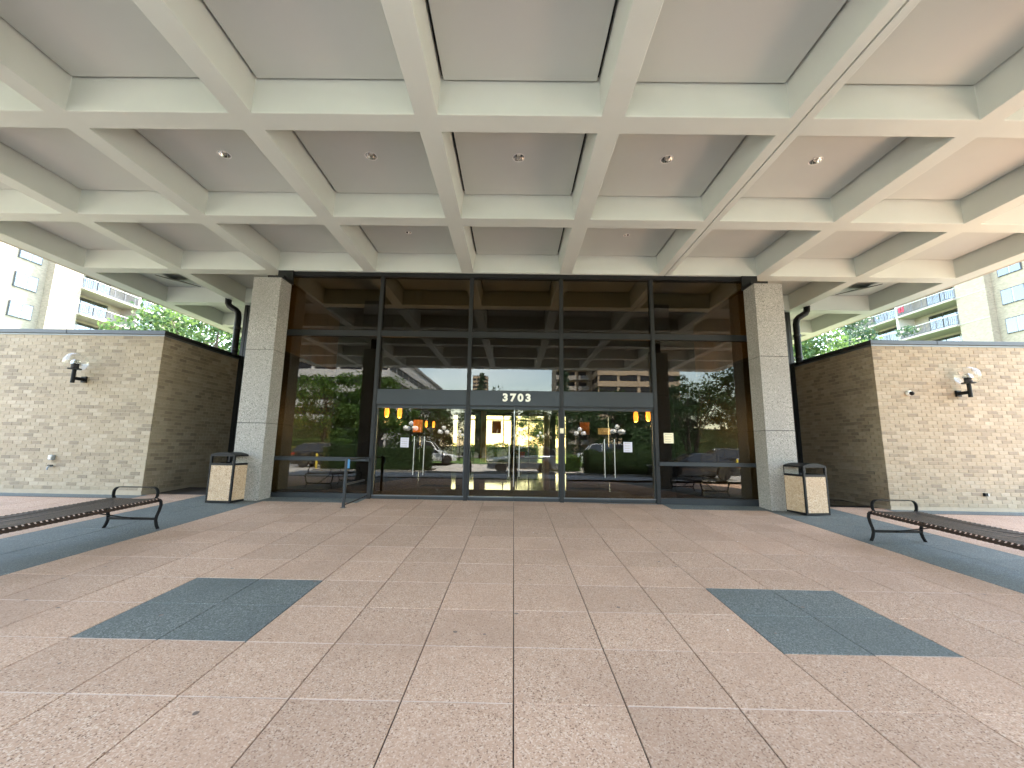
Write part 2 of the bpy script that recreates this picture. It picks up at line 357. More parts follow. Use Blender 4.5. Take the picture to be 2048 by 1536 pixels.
for sg in (-1, 1):                               # dark strip along the foot of the brick wings
    mb = MB(); x0, x1 = sorted((sg*8.2, sg*15)); mb.quad([(x, y, fz(x, y)+.004) for x, y in ((x0, -.58), (x1, -.58), (x1, -.15), (x0, -.15))]); mb.build('border_strip', 'aggregate_dark', plaza)

# ------------------------------------------------------------------ canopy
can = thing('entrance_canopy', (0, -5, H), 'broad off-white waffle concrete canopy roof over the entrance plaza', 'canopy')
XE, Y0C, Y1C = 10.98, YF, 9.75
xb = [(-.004+(i+.5)*S) for i in range(-5, 5)]
yb = [-4.9337 + WB/2 + j*S for j in range(-3, 7)]
xs = [-XE]; ys = [Y0C]
for x in xb: xs += [x-WB/2, x+WB/2]
for y in yb: ys += [y-WB/2, y+WB/2]
xs[1:2] = []; xs = xs[:-1] + [XE]; ys[1:2] = []; ys = ys[:-1]+[Y1C]      # edge beams run out to the fascia
XJ = xb[6]
gj = [XJ+.018, XJ+.038]
xs = sorted(xs+gj)
def is_open(v, bl):
    return all(abs(v-c) > WB/2 for c in bl) and bl[0] < v < bl[-1]
mb = MB(); TOPZ, DR = H+.53, .032
for x0, x1 in zip(xs, xs[1:]):
    xm = (x0+x1)/2
    for y0, y1 in zip(ys, ys[1:]):
        ym = (y0+y1)/2
        if is_open(xm, xb) and is_open(ym, yb):
            lo = [mb.cv((x, y, H)) for x, y in ((x0, y0), (x1, y0), (x1, y1), (x0, y1))]
            hi = [mb.cv((x, y, TOPZ)) for x, y in ((x0+DR, y0+DR), (x1-DR, y0+DR), (x1-DR, y1-DR), (x0+DR, y1-DR))]
            for k in range(4): mb.face((lo[k], lo[(k+1) % 4], hi[(k+1) % 4], hi[k]))
        elif gj[0] < xm < gj[1]:
            lo = [mb.cv((x, y, H)) for x, y in ((x0, y0), (x1, y0), (x1, y1), (x0, y1))]; hi = [mb.vert((x, y, H+.07)) for x, y in ((x0, y0), (x1, y0), (x1, y1), (x0, y1))]
            mb.face((lo[3], lo[0], hi[0], hi[3])); mb.face((lo[1], lo[2], hi[2], hi[1])); mb.face(hi, 1)
        else: mb.face([mb.cv((x, y, H)) for x, y in ((x0, y0), (x1, y0), (x1, y1), (x0, y1))])
me = bpy.data.meshes.new('beam_grid'); me.from_pydata(mb.v, [], mb.f); me.materials.append(MATS['concrete_beam']); me.materials.append(MATS['dark_void']); me.polygons.foreach_set('material_index', mb.m)
bm = bmesh.new(); bm.from_mesh(me); bmesh.ops.recalc_face_normals(bm, faces=bm.faces); bm.to_mesh(me); bm.free()
link('beam_grid', me, can, bevel=.012)
fa = MB()
e = .003
fa.box(-XE-.14, -XE+e*-1, Y0C-.14, Y1C+.14, H+.02, H+.95); fa.box(XE+e, XE+.14, Y0C-.14, Y1C+.14, H+.02, H+.95)
fa.box(-XE-e+.003, XE, Y0C-.14, Y0C-e, H+.02, H+.95); fa.box(-XE, XE, Y1C+e, Y1C+.14, H+.02, H+.95)
fa.build('fascia', 'concrete_edge', can)
bx('roof_slab', 'dark_void', can, -XE, XE, Y0C, Y1C, TOPZ+.004, H+.93)
PZ = H+.445
downs = [(i, 1) for i in (-2, -1, 0, 1, 2)] + [(-1, 2), (1, 2)]
def panel(x0, x1, y0, y1, hole=None):
    mb = MB()
    if hole is None: mb.box(x0, x1, y0, y1, PZ, PZ+.03); return mb
    cx, cy, r = hole; N = 32; hx, hy = (x1-x0)/2, (y1-y0)/2
    for z, flip in ((PZ, 0), (PZ+.03, 1)):
        ci, sq = [], []
        for k in range(N):
            a = 2*math.pi*(k+.5)/N - math.pi/4 - math.pi/N; c, s_ = math.cos(a), math.sin(a); q = max(abs(c), abs(s_))
            ci.append(mb.vert((cx+r*c, cy+r*s_, z))); sq.append(mb.vert((cx+hx*c/q, cy+hy*s_/q, z)))
        for k in range(N): mb.face((ci[k], ci[(k+1) % N], sq[(k+1) % N], sq[k]))
    return mb
centres = {}
for sg in (-1, 1):                               # boards hanging loose in the last coffer beside each wing
    bd = MB(); bd.box(-.42, .42, -.3, .3, -.008, .008, 0, Matrix.Translation((sg*9.55, 1.35, H+.30)) @ Matrix.Rotation(sg*R(-13), 4, 'Y') @ Matrix.Rotation(R(9), 4, 'X'))
    bd.build('loose_board', 'wood_dark', can, label='dark board hanging loose in a coffer')
GAP = .044
for i in range(9):
    for j in range(9):
        x0, x1 = xb[i]+WB/2+DR*.84+GAP, xb[i+1]-WB/2-DR*.84-GAP; y0, y1 = yb[j]+WB/2+DR*.84+GAP*.8, yb[j+1]-WB/2-DR*.84-GAP*.8
        cx, cy = (x0+x1)/2, (y0+y1)/2; ci, cj = i-4, j-2
        hole = None
        if (ci, cj) in downs:
            dy = 0 if cj == 1 else -.05
            r = .088 if cj == 1 else .055; hole = (cx, cy, r); centres[(ci, cj)] = hole
        panel(x0, x1, y0, y1, hole).build('soffit_panel', 'soffit_panel', can)
for k, (key, (cx, cy, r)) in enumerate(sorted(centres.items())):
    where = ('in the middle row of coffers' if key[1] == 1 else 'in the coffer row nearest the glass')
    pos = {-2: 'leftmost', -1: 'left', 0: 'centre', 1: 'right', 2: 'rightmost'}[key[0]]
    d = thing('recessed_downlight', (cx, cy, PZ), ('small ' if key[1] == 2 else '')+'round recessed downlight with silver reflector, %s one %s' % (pos, where), 'downlight', 'downlights in the canopy coffers')
    q = MB(); q.lathe([(r+.014, PZ-.001), (r+.014, PZ-.006), (r-.001, PZ-.006), (r-.001, PZ-.001)], (cx, cy, 0), 28)
    del q.f[-2:]; del q.m[-2:]; q.build('trim_ring', 'white_paint', d, smooth=True)
    q = MB(); q.lathe([(r-.002, PZ-.003), (r*.9, PZ+.03), (r*.62, PZ+.10), (r*.5, PZ+.105)], (cx, cy, 0), 28); del q.f[-2]; del q.m[-2]; q.build('reflector_cone', 'reflector', d, smooth=True)
    q = MB(); q.lathe([(.004, PZ+.03), (r*.26, PZ+.04), (r*.36, PZ+.06), (r*.3, PZ+.085), (.02, PZ+.104)], (cx, cy, 0), 16); q.build('bulb', 'bulb', d, smooth=True)

# ------------------------------------------------------------------ granite columns
def column(sg, yc, label):
    x0, x1 = sorted((sg*5.48, sg*6.12)); y0, y1 = yc-.225, yc+.225; zb = fz(sg*5.8, yc)
    c = thing('granite_column', (sg*5.8, yc, zb), label, 'column', 'granite columns carrying the canopy')
    zj = [zb-.03, 1.655, 3.315, 5.04]
    for a, b2 in zip(zj, zj[1:]): bx('granite_block', 'granite', c, x0, x1, y0, y1, a+.004, b2-.004, bevel=.006)
    bx('joint_core', 'dark_void', c, x0+.012, x1-.012, y0+.012, y1-.012, zb-.02, 5.03)
    xa, xc2 = sorted((sg*5.45, sg*5.84)); bx('bearing_block', 'frame_dark', c, xa, xc2, y0+.06, y1+.03, 5.041, 5.11); bx('bearing_stub', 'frame_dark', c, xa+.01, xc2-.01, y1-.02, y1+.029, 5.111, H+.02)
for sg, wd in ((-1, 'left'), (1, 'right')):
    column(sg, -.345, 'grey speckled granite column at the %s end of the glass entrance' % wd)
    column(sg, -6.75, 'granite column on the street side, mirrored in the %s window' % wd)

# ------------------------------------------------------------------ glass entrance front
gf = thing('glass_entrance', (0, 0, 0), 'dark bronze framed glass entrance front with three pairs of doors', 'entrance front')
MX = [-5.72, -3.29, -1.1, 1.088, 3.275, 5.72]
MW = .085
ZR0, ZR1, ZH0, ZH1 = 3.80, 3.94, 2.165, 2.52
for k, x in enumerate(MX):
    w = MW/2 if 0 < k < 5 else .06
    bx('mullion' if 0 < k < 5 else 'jamb', 'frame_metal_dimmed', gf, x-w, x+w, -.075, .085, -.03, H-.10, bevel=.004)
bx('head_rail', 'frame_dark', gf, -5.78, 5.78, -.085, .09, H-.098, H+.01)
for k, (xa, xc) in enumerate(zip(MX, MX[1:])):
    a = xa+(MW/2 if k else .06)+.001; c = xc-(MW/2 if k < 4 else .06)-.001
    bx('transom', 'frame_metal_dimmed', gf, a, c, -.06, .07, ZR0, ZR1, bevel=.004)
    bx('pane', 'bronze_glass', gf, a, c, -.006, .006, ZR1+.001, H-.099)
    if 0 < k < 4:
        bx('pane', 'bronze_glass', gf, a, c, -.006, .006, ZH1+.001, ZR0-.001)
        hd = bx('door_header', 'frame_metal', gf, a, c, -.068, .08, ZH0, ZH1, bevel=.004)
        bx('header_groove', 'frame_dark', hd, a, c, -.06, .05, ZH0-.022, ZH0-.001)
    else:
        bx('base_rail', 'frame_metal', gf, a, c, -.065, .07, -.03, .12, bevel=.004)
        bx('pane', 'bronze_glass', gf, a, c, -.006, .006, .121, ZR0-.001)
        bar = MB(); bar.box(a-.02, c+.02, -.13, -.085, .84, .93); bar.box(a+.08, a+.14, -.085, -.006, .86, .91); bar.box(c-.14, c-.08, -.085, -.006, .86, .91)
        bar.build('guard_bar', 'frame_metal', gf, bevel=.005)
for k in (1, 2, 3):
    a, c = MX[k]+MW/2+.004, MX[k+1]-MW/2-.004; mid = (a+c)/2
    for s, (p, q) in ((-1, (a, mid-.002)), (1, (mid+.002, c))):
        dm = MB(); dm.box(p, q, -.03, .03, 0.0, .10); dm.box(p, q, -.028, .028, 2.075, 2.142)
        ox, ix = (p, q) if s < 0 else (q, p)
        dm.box(ox, ox-s*-.0-s*.028, -.03, .03, .1005, 2.0745); 
        d = dm.build('door', 'frame_metal', gf, bevel=.003)
        pa, pb = sorted((ox-s*.029, ix))
        bx('pane', 'door_glass', d, pa, pb, -.005, .005, .101, 2.074)
        bx('kick_strip', 'sill_metal', d, p+.003, q-.003, -.036, -.0305, .074, .096)
        hx = mid+s*.115
        hm = MB(); hm.tube([(hx, -.075, .55), (hx, -.075, 1.42)], .009, 10)
        for z in (.62, 1.35): hm.tube([(hx, -.075, z), (hx, -.006, z)], .008, 8)
        hm.build('pull_handle', 'handle_metal', d, smooth=True)
        if k == 2 and s < 0:
            bx('meeting_highlight', 'steel', d, mid-.012, mid-.002, -.02, -.008, .32, 2.07)  # bright strip added for the highlight along the doors' meeting edge
bx('threshold', 'sill_metal', gf, -3.24, 3.24, -.10, .11, -.05, -.008)
cu = bpy.data.curves.new('house_number', 'FONT'); cu.body = '3703'; cu.size = .235; cu.extrude = .008; cu.offset = .011; cu.align_x = 'CENTER'; cu.space_character = 1.38
tmp = bpy.data.objects.new('tmp', cu); COL.objects.link(tmp); dg = bpy.context.evaluated_depsgraph_get(); me = bpy.data.meshes.new_from_object(tmp.evaluated_get(dg)); bpy.data.objects.remove(tmp)
me.transform(Matrix.Translation((.035, -.078, 2.275)) @ Matrix.Rotation(R(90), 4, 'X') @ Matrix.Diagonal((1.1, 1.02, 1, 1))); me.materials.clear(); me.materials.append(MATS['digit'])
link('house_number', me, gf, label='cream house number 3703')
def notice(x, y, z, w, h, mat, label, lines=4, parent=None):
    t = thing('paper_notice', (x, y, z-h/2), label, 'notice')
    bx('sheet', mat, t, x-w/2, x+w/2, y-.002, y, z-h/2, z+h/2)
    q = MB()
    for i in range(lines):
        zz = z+h*(.36-.72*i/max(1, lines-1)); q.quad([(x-w*.38, y-.004, zz-h*.014), (x+w*rng.uniform(.1, .38), y-.004, zz-h*.014), (x+w*.3, y-.004, zz+h*.014), (x-w*.38, y-.004, zz+h*.014)])
    q.build('print', 'paper_ink', t); return t
notice(3.57, -.008, 1.47, .225, .235, 'paper', 'cream paper notice taped to the glass right of the doors')
notice(1.088, -.078, 1.60, .085, .115, 'paper', 'small cream label stuck on the mullion beside the centre doors', 2)
notice(-2.55, -.008, 1.28, .19, .22, 'paper_white', 'pale paper notice on the left pair of doors')
notice(2.62, -.008, 1.25, .20, .23, 'paper_white', 'pale paper notice on the right pair of doors')

# railing beside the left doors
rl = thing('door_railing', (-3.40, -1.16, fz(-3.4, -1.16)), 'grey metal guard railing with post beside the left doors', 'railing')
bx('post', 'frame_metal', rl, -3.425, -3.375, -1.185, -1.135, fz(-3.4, -1.16), .95, bevel=.004)
bx('foot_plate', 'steel', rl, -3.45, -3.35, -1.21, -1.11, fz(-3.4, -1.16), fz(-3.4, -1.16)+.012)
for z in (.915, .42):
    bx('rail', 'frame_metal', rl, -3.415, -3.385, -1.134, -.082, z-.018, z+.018, bevel=.003)
MB().tube([(-3.4, -1.13, .02), (-3.38, -.8, .03), (-3.36, -.4, .05), (-3.33, -.09, .08)], .012, 8).build('floor_rod', 'black_metal', rl, smooth=True)
bx('push_plate', 'blue_tag', rl, -3.373, -3.335, -1.175, -1.145, .74, .92, bevel=.004)

# ------------------------------------------------------------------ lobby interior
LB = 14.2
sheet('lobby_floor', -8.2, 8.2, .11, LB, .004, 'lobby_stone', kind='structure')
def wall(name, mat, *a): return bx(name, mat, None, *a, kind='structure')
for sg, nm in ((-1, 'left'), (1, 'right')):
    x0, x1 = sorted((sg*5.9, sg*6.05)); wall('lobby_wall_%s' % nm, 'wood_gold', x0, x1, .12, 3.6, 3.56, H-.01); wall('lobby_lower_wall_dimmed_%s' % nm, 'wood_dark', x0, x1, .12, 3.6, 0, 3.555)  # lower wall coloured dark to hold down the pendant light on it
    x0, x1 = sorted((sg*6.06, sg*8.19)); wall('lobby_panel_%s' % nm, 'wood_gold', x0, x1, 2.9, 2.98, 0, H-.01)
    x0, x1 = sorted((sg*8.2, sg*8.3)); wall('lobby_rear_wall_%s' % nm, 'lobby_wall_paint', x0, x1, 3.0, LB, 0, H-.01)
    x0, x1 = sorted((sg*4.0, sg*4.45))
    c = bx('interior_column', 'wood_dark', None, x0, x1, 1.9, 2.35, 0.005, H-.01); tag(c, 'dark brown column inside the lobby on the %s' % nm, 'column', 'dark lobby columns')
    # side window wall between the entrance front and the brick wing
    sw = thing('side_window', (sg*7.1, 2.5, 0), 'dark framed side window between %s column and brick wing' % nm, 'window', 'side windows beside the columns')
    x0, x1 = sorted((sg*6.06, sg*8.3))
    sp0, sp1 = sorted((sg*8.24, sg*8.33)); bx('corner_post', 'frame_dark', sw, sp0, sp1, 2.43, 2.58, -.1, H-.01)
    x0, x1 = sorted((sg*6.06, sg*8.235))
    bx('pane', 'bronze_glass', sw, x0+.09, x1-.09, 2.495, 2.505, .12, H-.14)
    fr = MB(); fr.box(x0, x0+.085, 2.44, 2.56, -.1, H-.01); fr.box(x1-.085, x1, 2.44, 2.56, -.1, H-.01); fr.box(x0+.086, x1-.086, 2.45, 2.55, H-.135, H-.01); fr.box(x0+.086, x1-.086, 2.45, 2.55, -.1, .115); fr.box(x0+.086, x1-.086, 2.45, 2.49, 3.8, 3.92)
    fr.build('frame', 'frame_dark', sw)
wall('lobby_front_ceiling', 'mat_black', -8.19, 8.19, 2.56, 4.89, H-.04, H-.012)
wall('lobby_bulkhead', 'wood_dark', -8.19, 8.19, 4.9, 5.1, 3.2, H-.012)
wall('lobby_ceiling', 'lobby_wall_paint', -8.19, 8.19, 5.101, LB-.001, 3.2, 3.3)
# rear wall with openings
rw = MB(); ops = [(-3.55, -3.3), (-2.62, -2.28), (-1.9, 2.05), (2.4, 3.0)]; xprev = -8.19
for a, c in ops: rw.box(xprev, a, LB, LB+.2, 0, 3.19); xprev = c
rw.box(xprev, 8.19, LB, LB+.2, 0, 3.19); rw.box(-8.19, 8.19, LB+.003, LB+.197, 3.191, 5)
for a, c in ops: rw.box(a, c, LB+.003, LB+.197, 2.98, 3.19); rw.box(a, c, LB+.003, LB+.197, 0, .3)
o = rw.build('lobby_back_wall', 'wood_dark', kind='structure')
for i, (a, c) in enumerate(ops):
    wn = thing('rear_window', ((a+c)/2, LB+.1, .3), ['narrow rear lobby window at far left', 'slim rear lobby window left of centre', 'broad rear lobby window in the centre with garden beyond', 'rear lobby window right of centre'][i], 'window', 'rear lobby windows')
    bx('pane', 'back_glass', wn, a, c, LB+.09, LB+.1, .3, 2.98)
    fr = MB(); fr.box(a, c, LB+.05, LB+.085, 2.70, 2.76)
    for x in ([-.62, .05, .16, .85] if i == 2 else []): fr.box(x-.03, x+.03, LB+.05, LB+.085, .3, 2.69); fr.box(x-.03, x+.03, LB+.05, LB+.085, 2.765, 2.98)
    if i == 2: fr.box(-.18, .10, LB-.02, LB+.045, .01, 2.98)
    fr.build('glazing_bar', 'frame_dark', wn)
for x, sd_ in ((-1.75, 'left'), (1.85, 'right')):
    tag(bx('timber_post', 'wood_gold', None, x-.15, x+.15, LB-.4, LB-.12, .005, 3.19), 'brown timber post at the %s of the rear lobby window' % sd_, 'post', 'timber posts in the lobby')
def pendant(x, y, z, label):
    t = thing('pendant_lamp', (x, y, z), label, 'pendant lamp', 'orange pendant lamps in the lobby')
    q = MB(); q.lathe([(.02, z+.17), (.06, z+.14), (.075, z), (.06, z-.14), (.02, z-.17)], (x, y, 0), 14); q.build('shade', 'pendant_glow', t, smooth=True)
    MB().tube([(x, y, z+.165), (x, y, 3.195 if y > 5.1 else H)], .006, 6).build('cord', 'black_metal', t)
    pl_ = bpy.data.lights.new('pendant_light', 'POINT'); pl_.energy = 5.5 if y < 6 else 2.5; pl_.color = (1, .74, .44); pl_.shadow_soft_size = .09
    po = bpy.data.objects.new('pendant_light', pl_); COL.objects.link(po); po.parent = t; po.location = (0, 0, -.30)
for x, y, z, lb in ((-4.07, 3.4, 2.25, 'glowing orange pendant lamp behind the left doors, outer one'), (-3.66, 3.4, 2.23, 'glowing orange pendant lamp behind the left doors, inner one'),
                    (-4.75, 12.5, 2.35, 'far glowing orange pendant lamp, outer of the rear left pair'), (-4.35, 12.5, 2.33, 'far glowing orange pendant lamp, inner of the rear left pair'),
                    (3.84, 3.4, 2.21, 'glowing orange pendant lamp behind the right doors, inner one'), (4.23, 3.4, 2.24, 'glowing orange pendant lamp behind the right doors, outer one')): pendant(x, y, z, lb)
for x, lb in ((-3.34, 'orange hanging panel behind the left doors'), (-.62, 'orange hanging panel behind the centre doors'), (2.42, 'orange hanging panel behind the right doors')):
    t = thing('hanging_panel', (x, 4.6, 1.65), lb, 'panel', 'orange hanging panels'); bx('board', 'orange_panel', t, x-.16, x+.16, 4.58, 4.62, 1.66, 2.09)
    MB().tube([(x-.12, 4.6, 2.08), (x, 4.6, H-.05), (x+.12, 4.6, 2.08)], .005, 5).build('wire', 'black_metal', t)
# visitors sign on a stand
vs = thing('sign_stand', (2.98, 4.1, .005), 'cream Visitors Only sign on a black stand inside the right doors', 'sign')
bx('base', 'black_metal', vs, 2.78, 3.18, 3.95, 4.25, .006, .03); bx('pole', 'black_metal', vs, 2.965, 2.995, 4.085, 4.115, .03, 1.66); bx('board', 'paper', vs, 2.78, 3.18, 4.09, 4.11, 1.665, 1.87)
cu = bpy.data.curves.new('lettering', 'FONT'); cu.body = 'Visitors\nOnly'; cu.size = .10; cu.align_x = 'CENTER'; cu.extrude = .001
tmp = bpy.data.objects.new('tmp', cu); COL.objects.link(tmp); dg = bpy.context.evaluated_depsgraph_get(); me = bpy.data.meshes.new_from_object(tmp.evaluated_get(dg)); bpy.data.objects.remove(tmp)
me.transform(Matrix.Translation((2.98, 4.085, 1.785)) @ Matrix.Rotation(R(90), 4, 'X')); me.materials.clear(); me.materials.append(MATS['paper_ink']); link('lettering', me, vs)
ct = thing('console_table', (.55, 8.3, .005), 'dark glass console table in the middle of the lobby', 'table')
bx('table_top', 'wood_dark', ct, -.1, 1.3, 8.0, 8.6, .72, .77)
for x in (-.05, 1.25):
    for y in (8.05, 8.55): bx('leg', 'steel', ct, x-.02, x+.02, y-.02, y+.02, .006, .72)
fp = thing('flower_pot', (.35, 8.3, .77), 'terracotta flower pot on the lobby console table', 'pot'); q = MB(); q.lathe([(.09, .771), (.14, 1.0), (.15, 1.0), (.13, .95)], (.35, 8.3, 0), 16); q.build('pot', 'orange_panel', fp, smooth=True)
sheet('door_mat', -3.1, 3.1, .2, 2.3, .008, 'mat_black', kind='structure')
tag(bx('bench_seat', 'wood_dark', None, -1.6, -.3, 9.4, 9.9, .01, .45), 'low dark bench inside the lobby by the rear window', 'bench')

# ------------------------------------------------------------------ brick wings
BL, BH, JT = .215, .0828, .010
def brick_mesh(L, dep=.03):
    mb = MB(); c = .004; h = BH-JT
    # front face towards -y, slightly chamfered
    x0, x1, z0, z1 = -L/2, L/2, -h/2, h/2
    bk = [mb.vert(p) for p in ((x0, dep, z0), (x1, dep, z0), (x1, dep, z1), (x0, dep, z1))]
    m_ = [mb.vert(p) for p in ((x0, c, z0), (x1, c, z0), (x1, c, z1), (x0, c, z1))]
    fr = [mb.vert(p) for p in ((x0+c, 0, z0+c), (x1-c, 0, z0+c), (x1-c, 0, z1-c), (x0+c, 0, z1-c))]
    for u, v in ((bk, m_), (m_, fr)):
        for k in range(4): mb.face((u[k], u[(k+1) % 4], v[(k+1) % 4], v[k]))
    mb.face(fr); return mb
BM = {}
WTS = [.30, .22, .20, .12, .10, .06]
def wing(sg, nm):
    yf, xc = -.20, sg*8.335; zt, zc = 3.705, 3.815; DEPTH = 2.72; WID = 7.2
    w = thing('brick_wing', (sg*11, yf, fz(sg*11, yf)), 'low tan brick wing with dark metal coping, %s of the entrance' % nm, 'brick wall', 'brick wings flanking the entrance')
    x0, x1 = sorted((xc, sg*(8.335+WID)))
    m = .014
    ci = xc+sg*m; co = sg*(8.335+WID); a, c = sorted((ci, co))
    bx('wall_core', 'mortar', w, a, c, yf+m-.008, yf+DEPTH, -.4, zt)
    cp = MB(); a2, c2 = sorted((xc-sg*.05, co)); cp.box(a2, c2, yf-.05, yf+DEPTH+.1, zt+.012, zc); cp.build('coping', 'coping_metal', w, bevel=.008)
    a3, c3 = sorted((xc-sg*.012, co)); bx('coping_flashing', 'sill_metal', w, a3, c3, yf-.012, yf+DEPTH, zt-.02, zt+.0115)
    cj = MB()
    for k in range(1, 3):
        xx = xc+sg*(k*2.9-1.4 if sg > 0 else k*2.6-.3); cj.box(xx-.004, xx+.004, yf-.056, yf-.049, zt+.012, zc+.002)
    cj.build('coping_seam', 'frame_dark', w)
    bl = MB(); a4, c4 = sorted((xc-sg*.008, co)); bl.box(a4, c4, yf-.010, yf+.015, -.2, fz(sg*9, yf)+.035); bl.build('base_course', 'mortar', w)
    fieldb = MB(); bricks = []
    zb0 = fz(sg*9, yf)+.04; nrow = int((zt-zb0)/BH)+1
    for r in range(nrow):
        z = zt-.022-BH/2-r*BH
        if z-BH/2 < zb0-.02: continue
        off = 0 if r % 2 else BL/2
        for k in range(-1, int(WID/BL)+1):
            d0 = k*BL+off; d1 = d0+BL-JT
            d0c = max(d0, 0.0)
            if d1 <= .03 or d0 > WID: continue
            bricks.append(('f', d0c, d1, z))
        for k in range(-1, int(DEPTH/BL)+1):
            d0 = k*BL+(BL/2 if r % 2 else 0)+.0; d1 = d0+BL-JT; d0c = max(d0, .031)
            if d1-d0c < .04 or d0 > DEPTH: continue
            bricks.append(('s', d0c, d1, z))
    def score(bk):
        if bk[0] == 's': return -1
        d = (bk[1]+bk[2])/2; x = xc+sg*d; v = Vector((x-CX, yf+CD, bk[3]-CH)); zz = v.dot(f_); u = 1024+F_PX*v.dot(r_)/zz
        return d if -6 < u < 2054 else -.5
    order = sorted(bricks, key=score, reverse=True); n_ind = 0
    for kind, d0, d1, z in order:
        mi = rng.choices(range(6), WTS)[0]; L = d1-d0; jit = rng.uniform(-.0015, .0015)
        # darker headers cluster a little in some courses
        if math.sin(z*7.3+d0*.9) > .55 and rng.random() < .4: mi = rng.choice((2, 3))
        ind = kind == 'f' and n_ind < 300
        if ind:
            key = (round(L, 3), mi)
            if key not in BM: BM[key] = brick_mesh(L).mesh('brick', 'brick_%d' % mi)
            o = bpy.data.objects.new('brick', BM[key]); COL.objects.link(o); o.parent = w
            o.location = Vector((xc+sg*(d0+d1)/2, yf+jit, z))-wloc(w); n_ind += 1
        else:
            b = brick_mesh(L); base = len(fieldb.v)
            for p in b.v:
                if kind == 'f': q = (xc+sg*(d0+d1)/2+p[0], yf+jit+p[1], z+p[2])
                else: q = (xc+sg*(p[1]+jit), yf+(d0+d1)/2+p[0], z+p[2])
                fieldb.v.append(q)
            for f in b.f: fieldb.face([base+i for i in f], mi)
    fieldb.build('brick_field', ['brick_%d' % i for i in range(6)], w, kind='stuff')
    # rain pipe from the canopy to the wing roof
    px, py = sg*8.17, 1.98
    p = thing('rain_pipe', (px, py, 3.8), 'black rain pipe bending from canopy edge down onto %s brick wing' % nm, 'pipe', 'black rain pipes')
    pts = [(px, py, 3.72), (px, py, 4.6), (px, py, 4.86), (px+sg*.03, py, 5.0), (px+sg*.10, py, 5.08), (px+sg*.20, py, 5.14), (px+sg*.30, py, 5.20), (px+sg*.35, py, 5.28), (px+sg*.36, py, H+.02)]
    MB().tube(pts, .085, 14).build('pipe', 'black_metal', p, smooth=True)
    q = MB(); q.lathe([(.1, 4.5), (.1, 4.56)], (px, py, 0), 12); q.lathe([(.1, 3.86), (.1, 3.92)], (px, py, 0), 12); q.build('bracket', 'frame_dark', p)
    return w
wing(-1, 'left'); wing(1, 'right')

# wall lamps
def wall_lamp(x, z, nm, sg):
    yw = -.205; ys_ = -.47
    t = thing('wall_lamp', (x, yw, z), 'clear glass globe wall lamp on black bracket, on the %s brick wing' % nm, 'wall lamp', 'globe wall lamps')
    zb = z-.17
    bx('backplate', 'black_metal', t, x-.055, x+.055, yw-.045, yw, zb-.27, zb-.13, bevel=.004)
    bx('arm', 'black_metal', t, x-.032, x+.032, ys_, yw-.044, zb-.235, zb-.165, bevel=.004)
    q = MB(); q.lathe([(.038, zb-.31), (.038, zb)], (x, ys_, 0), 16); q.build('stem', 'black_metal', t, smooth=True)
    q = MB(); q.lathe([(.115, zb), (.12, zb+.008), (.12, zb+.02), (.07, zb+.024), (.068, zb+.12), (.055, zb+.125)], (x, ys_, 0), 20); q.build('socket', 'black_metal', t, smooth=True)
    q = MB(); N = 14; prof = [(.004+.085*math.sin(math.pi*.5*k/N)*1.0, zb+.125+.10*math.cos(math.pi*.5*k/N)) for k in range(N+1)]; q.lathe(prof, (x, ys_, 0), 22); q.build('reflector_dome', 'steel', t, smooth=True)
    q = MB(); Rg = .215; N = 20; prof = [(max(.002, Rg*math.sin(math.pi*k/N*.86)), z+.0+Rg*math.cos(math.pi*k/N*.86)) for k in range(N+1)]
    q.lathe(prof, (x, ys_, 0), 36); q.f.pop(); q.m.pop(); q.build('globe', 'clear_glass', t, smooth=True)
wall_lamp(-10.04, 2.985, 'left', -1); wall_lamp(10.17, 2.945, 'right', 1)
# security camera, sockets
sc_ = thing('security_camera', (9.04, -.205, 2.57), 'small white dome security camera on the right brick wing', 'camera')
q = MB(); q.lathe([(.062, -.205), (.066, -.23), (.06, -.26), (.05, -.27)], (9.04, 0, 2.57), 20, axis='y'); q.build('housing', 'white_plastic', sc_, smooth=True)
q = MB(); q.lathe([(.048, -.268), (.046, -.295), (.03, -.318), (.004, -.326)], (9.055, 0, 2.56), 18, axis='y'); q.build('lens_dome', 'black_metal', sc_, smooth=True)
eb = thing('outlet_box', (-10.44, -.2, .78), 'grey weatherproof outlet box on the left brick wing', 'outlet box'); bx('box', 'grey_box', eb, -10.49, -10.41, -.27, -.2, .77, .885, bevel=.006); bx('cover', 'white_plastic', eb, -10.48, -10.42, -.295, -.271, .79, .87, bevel=.006)
sp = thing('hose_tap', (-10.44, -.2, .6), 'small dark hose tap below the outlet box on the left wing', 'tap'); MB().tube([(-10.44, -.2, .63), (-10.44, -.27, .63), (-10.44, -.30, .60), (-10.44, -.30, .555)], .018, 10).build('spout', 'grey_box', sp, smooth=True); bx('valve', 'black_metal', sp, -10.475, -10.405, -.285, -.225, .645, .665)
rb = thing('outlet_box', (10.43, -.2, .3), 'small dark outlet box low on the right brick wing', 'outlet box'); bx('box', 'black_metal', rb, 10.40, 10.47, -.255, -.2, .29, .36, bevel=.005); bx('cover', 'white_plastic', rb, 10.475, 10.495, -.245, -.2, .295, .352)

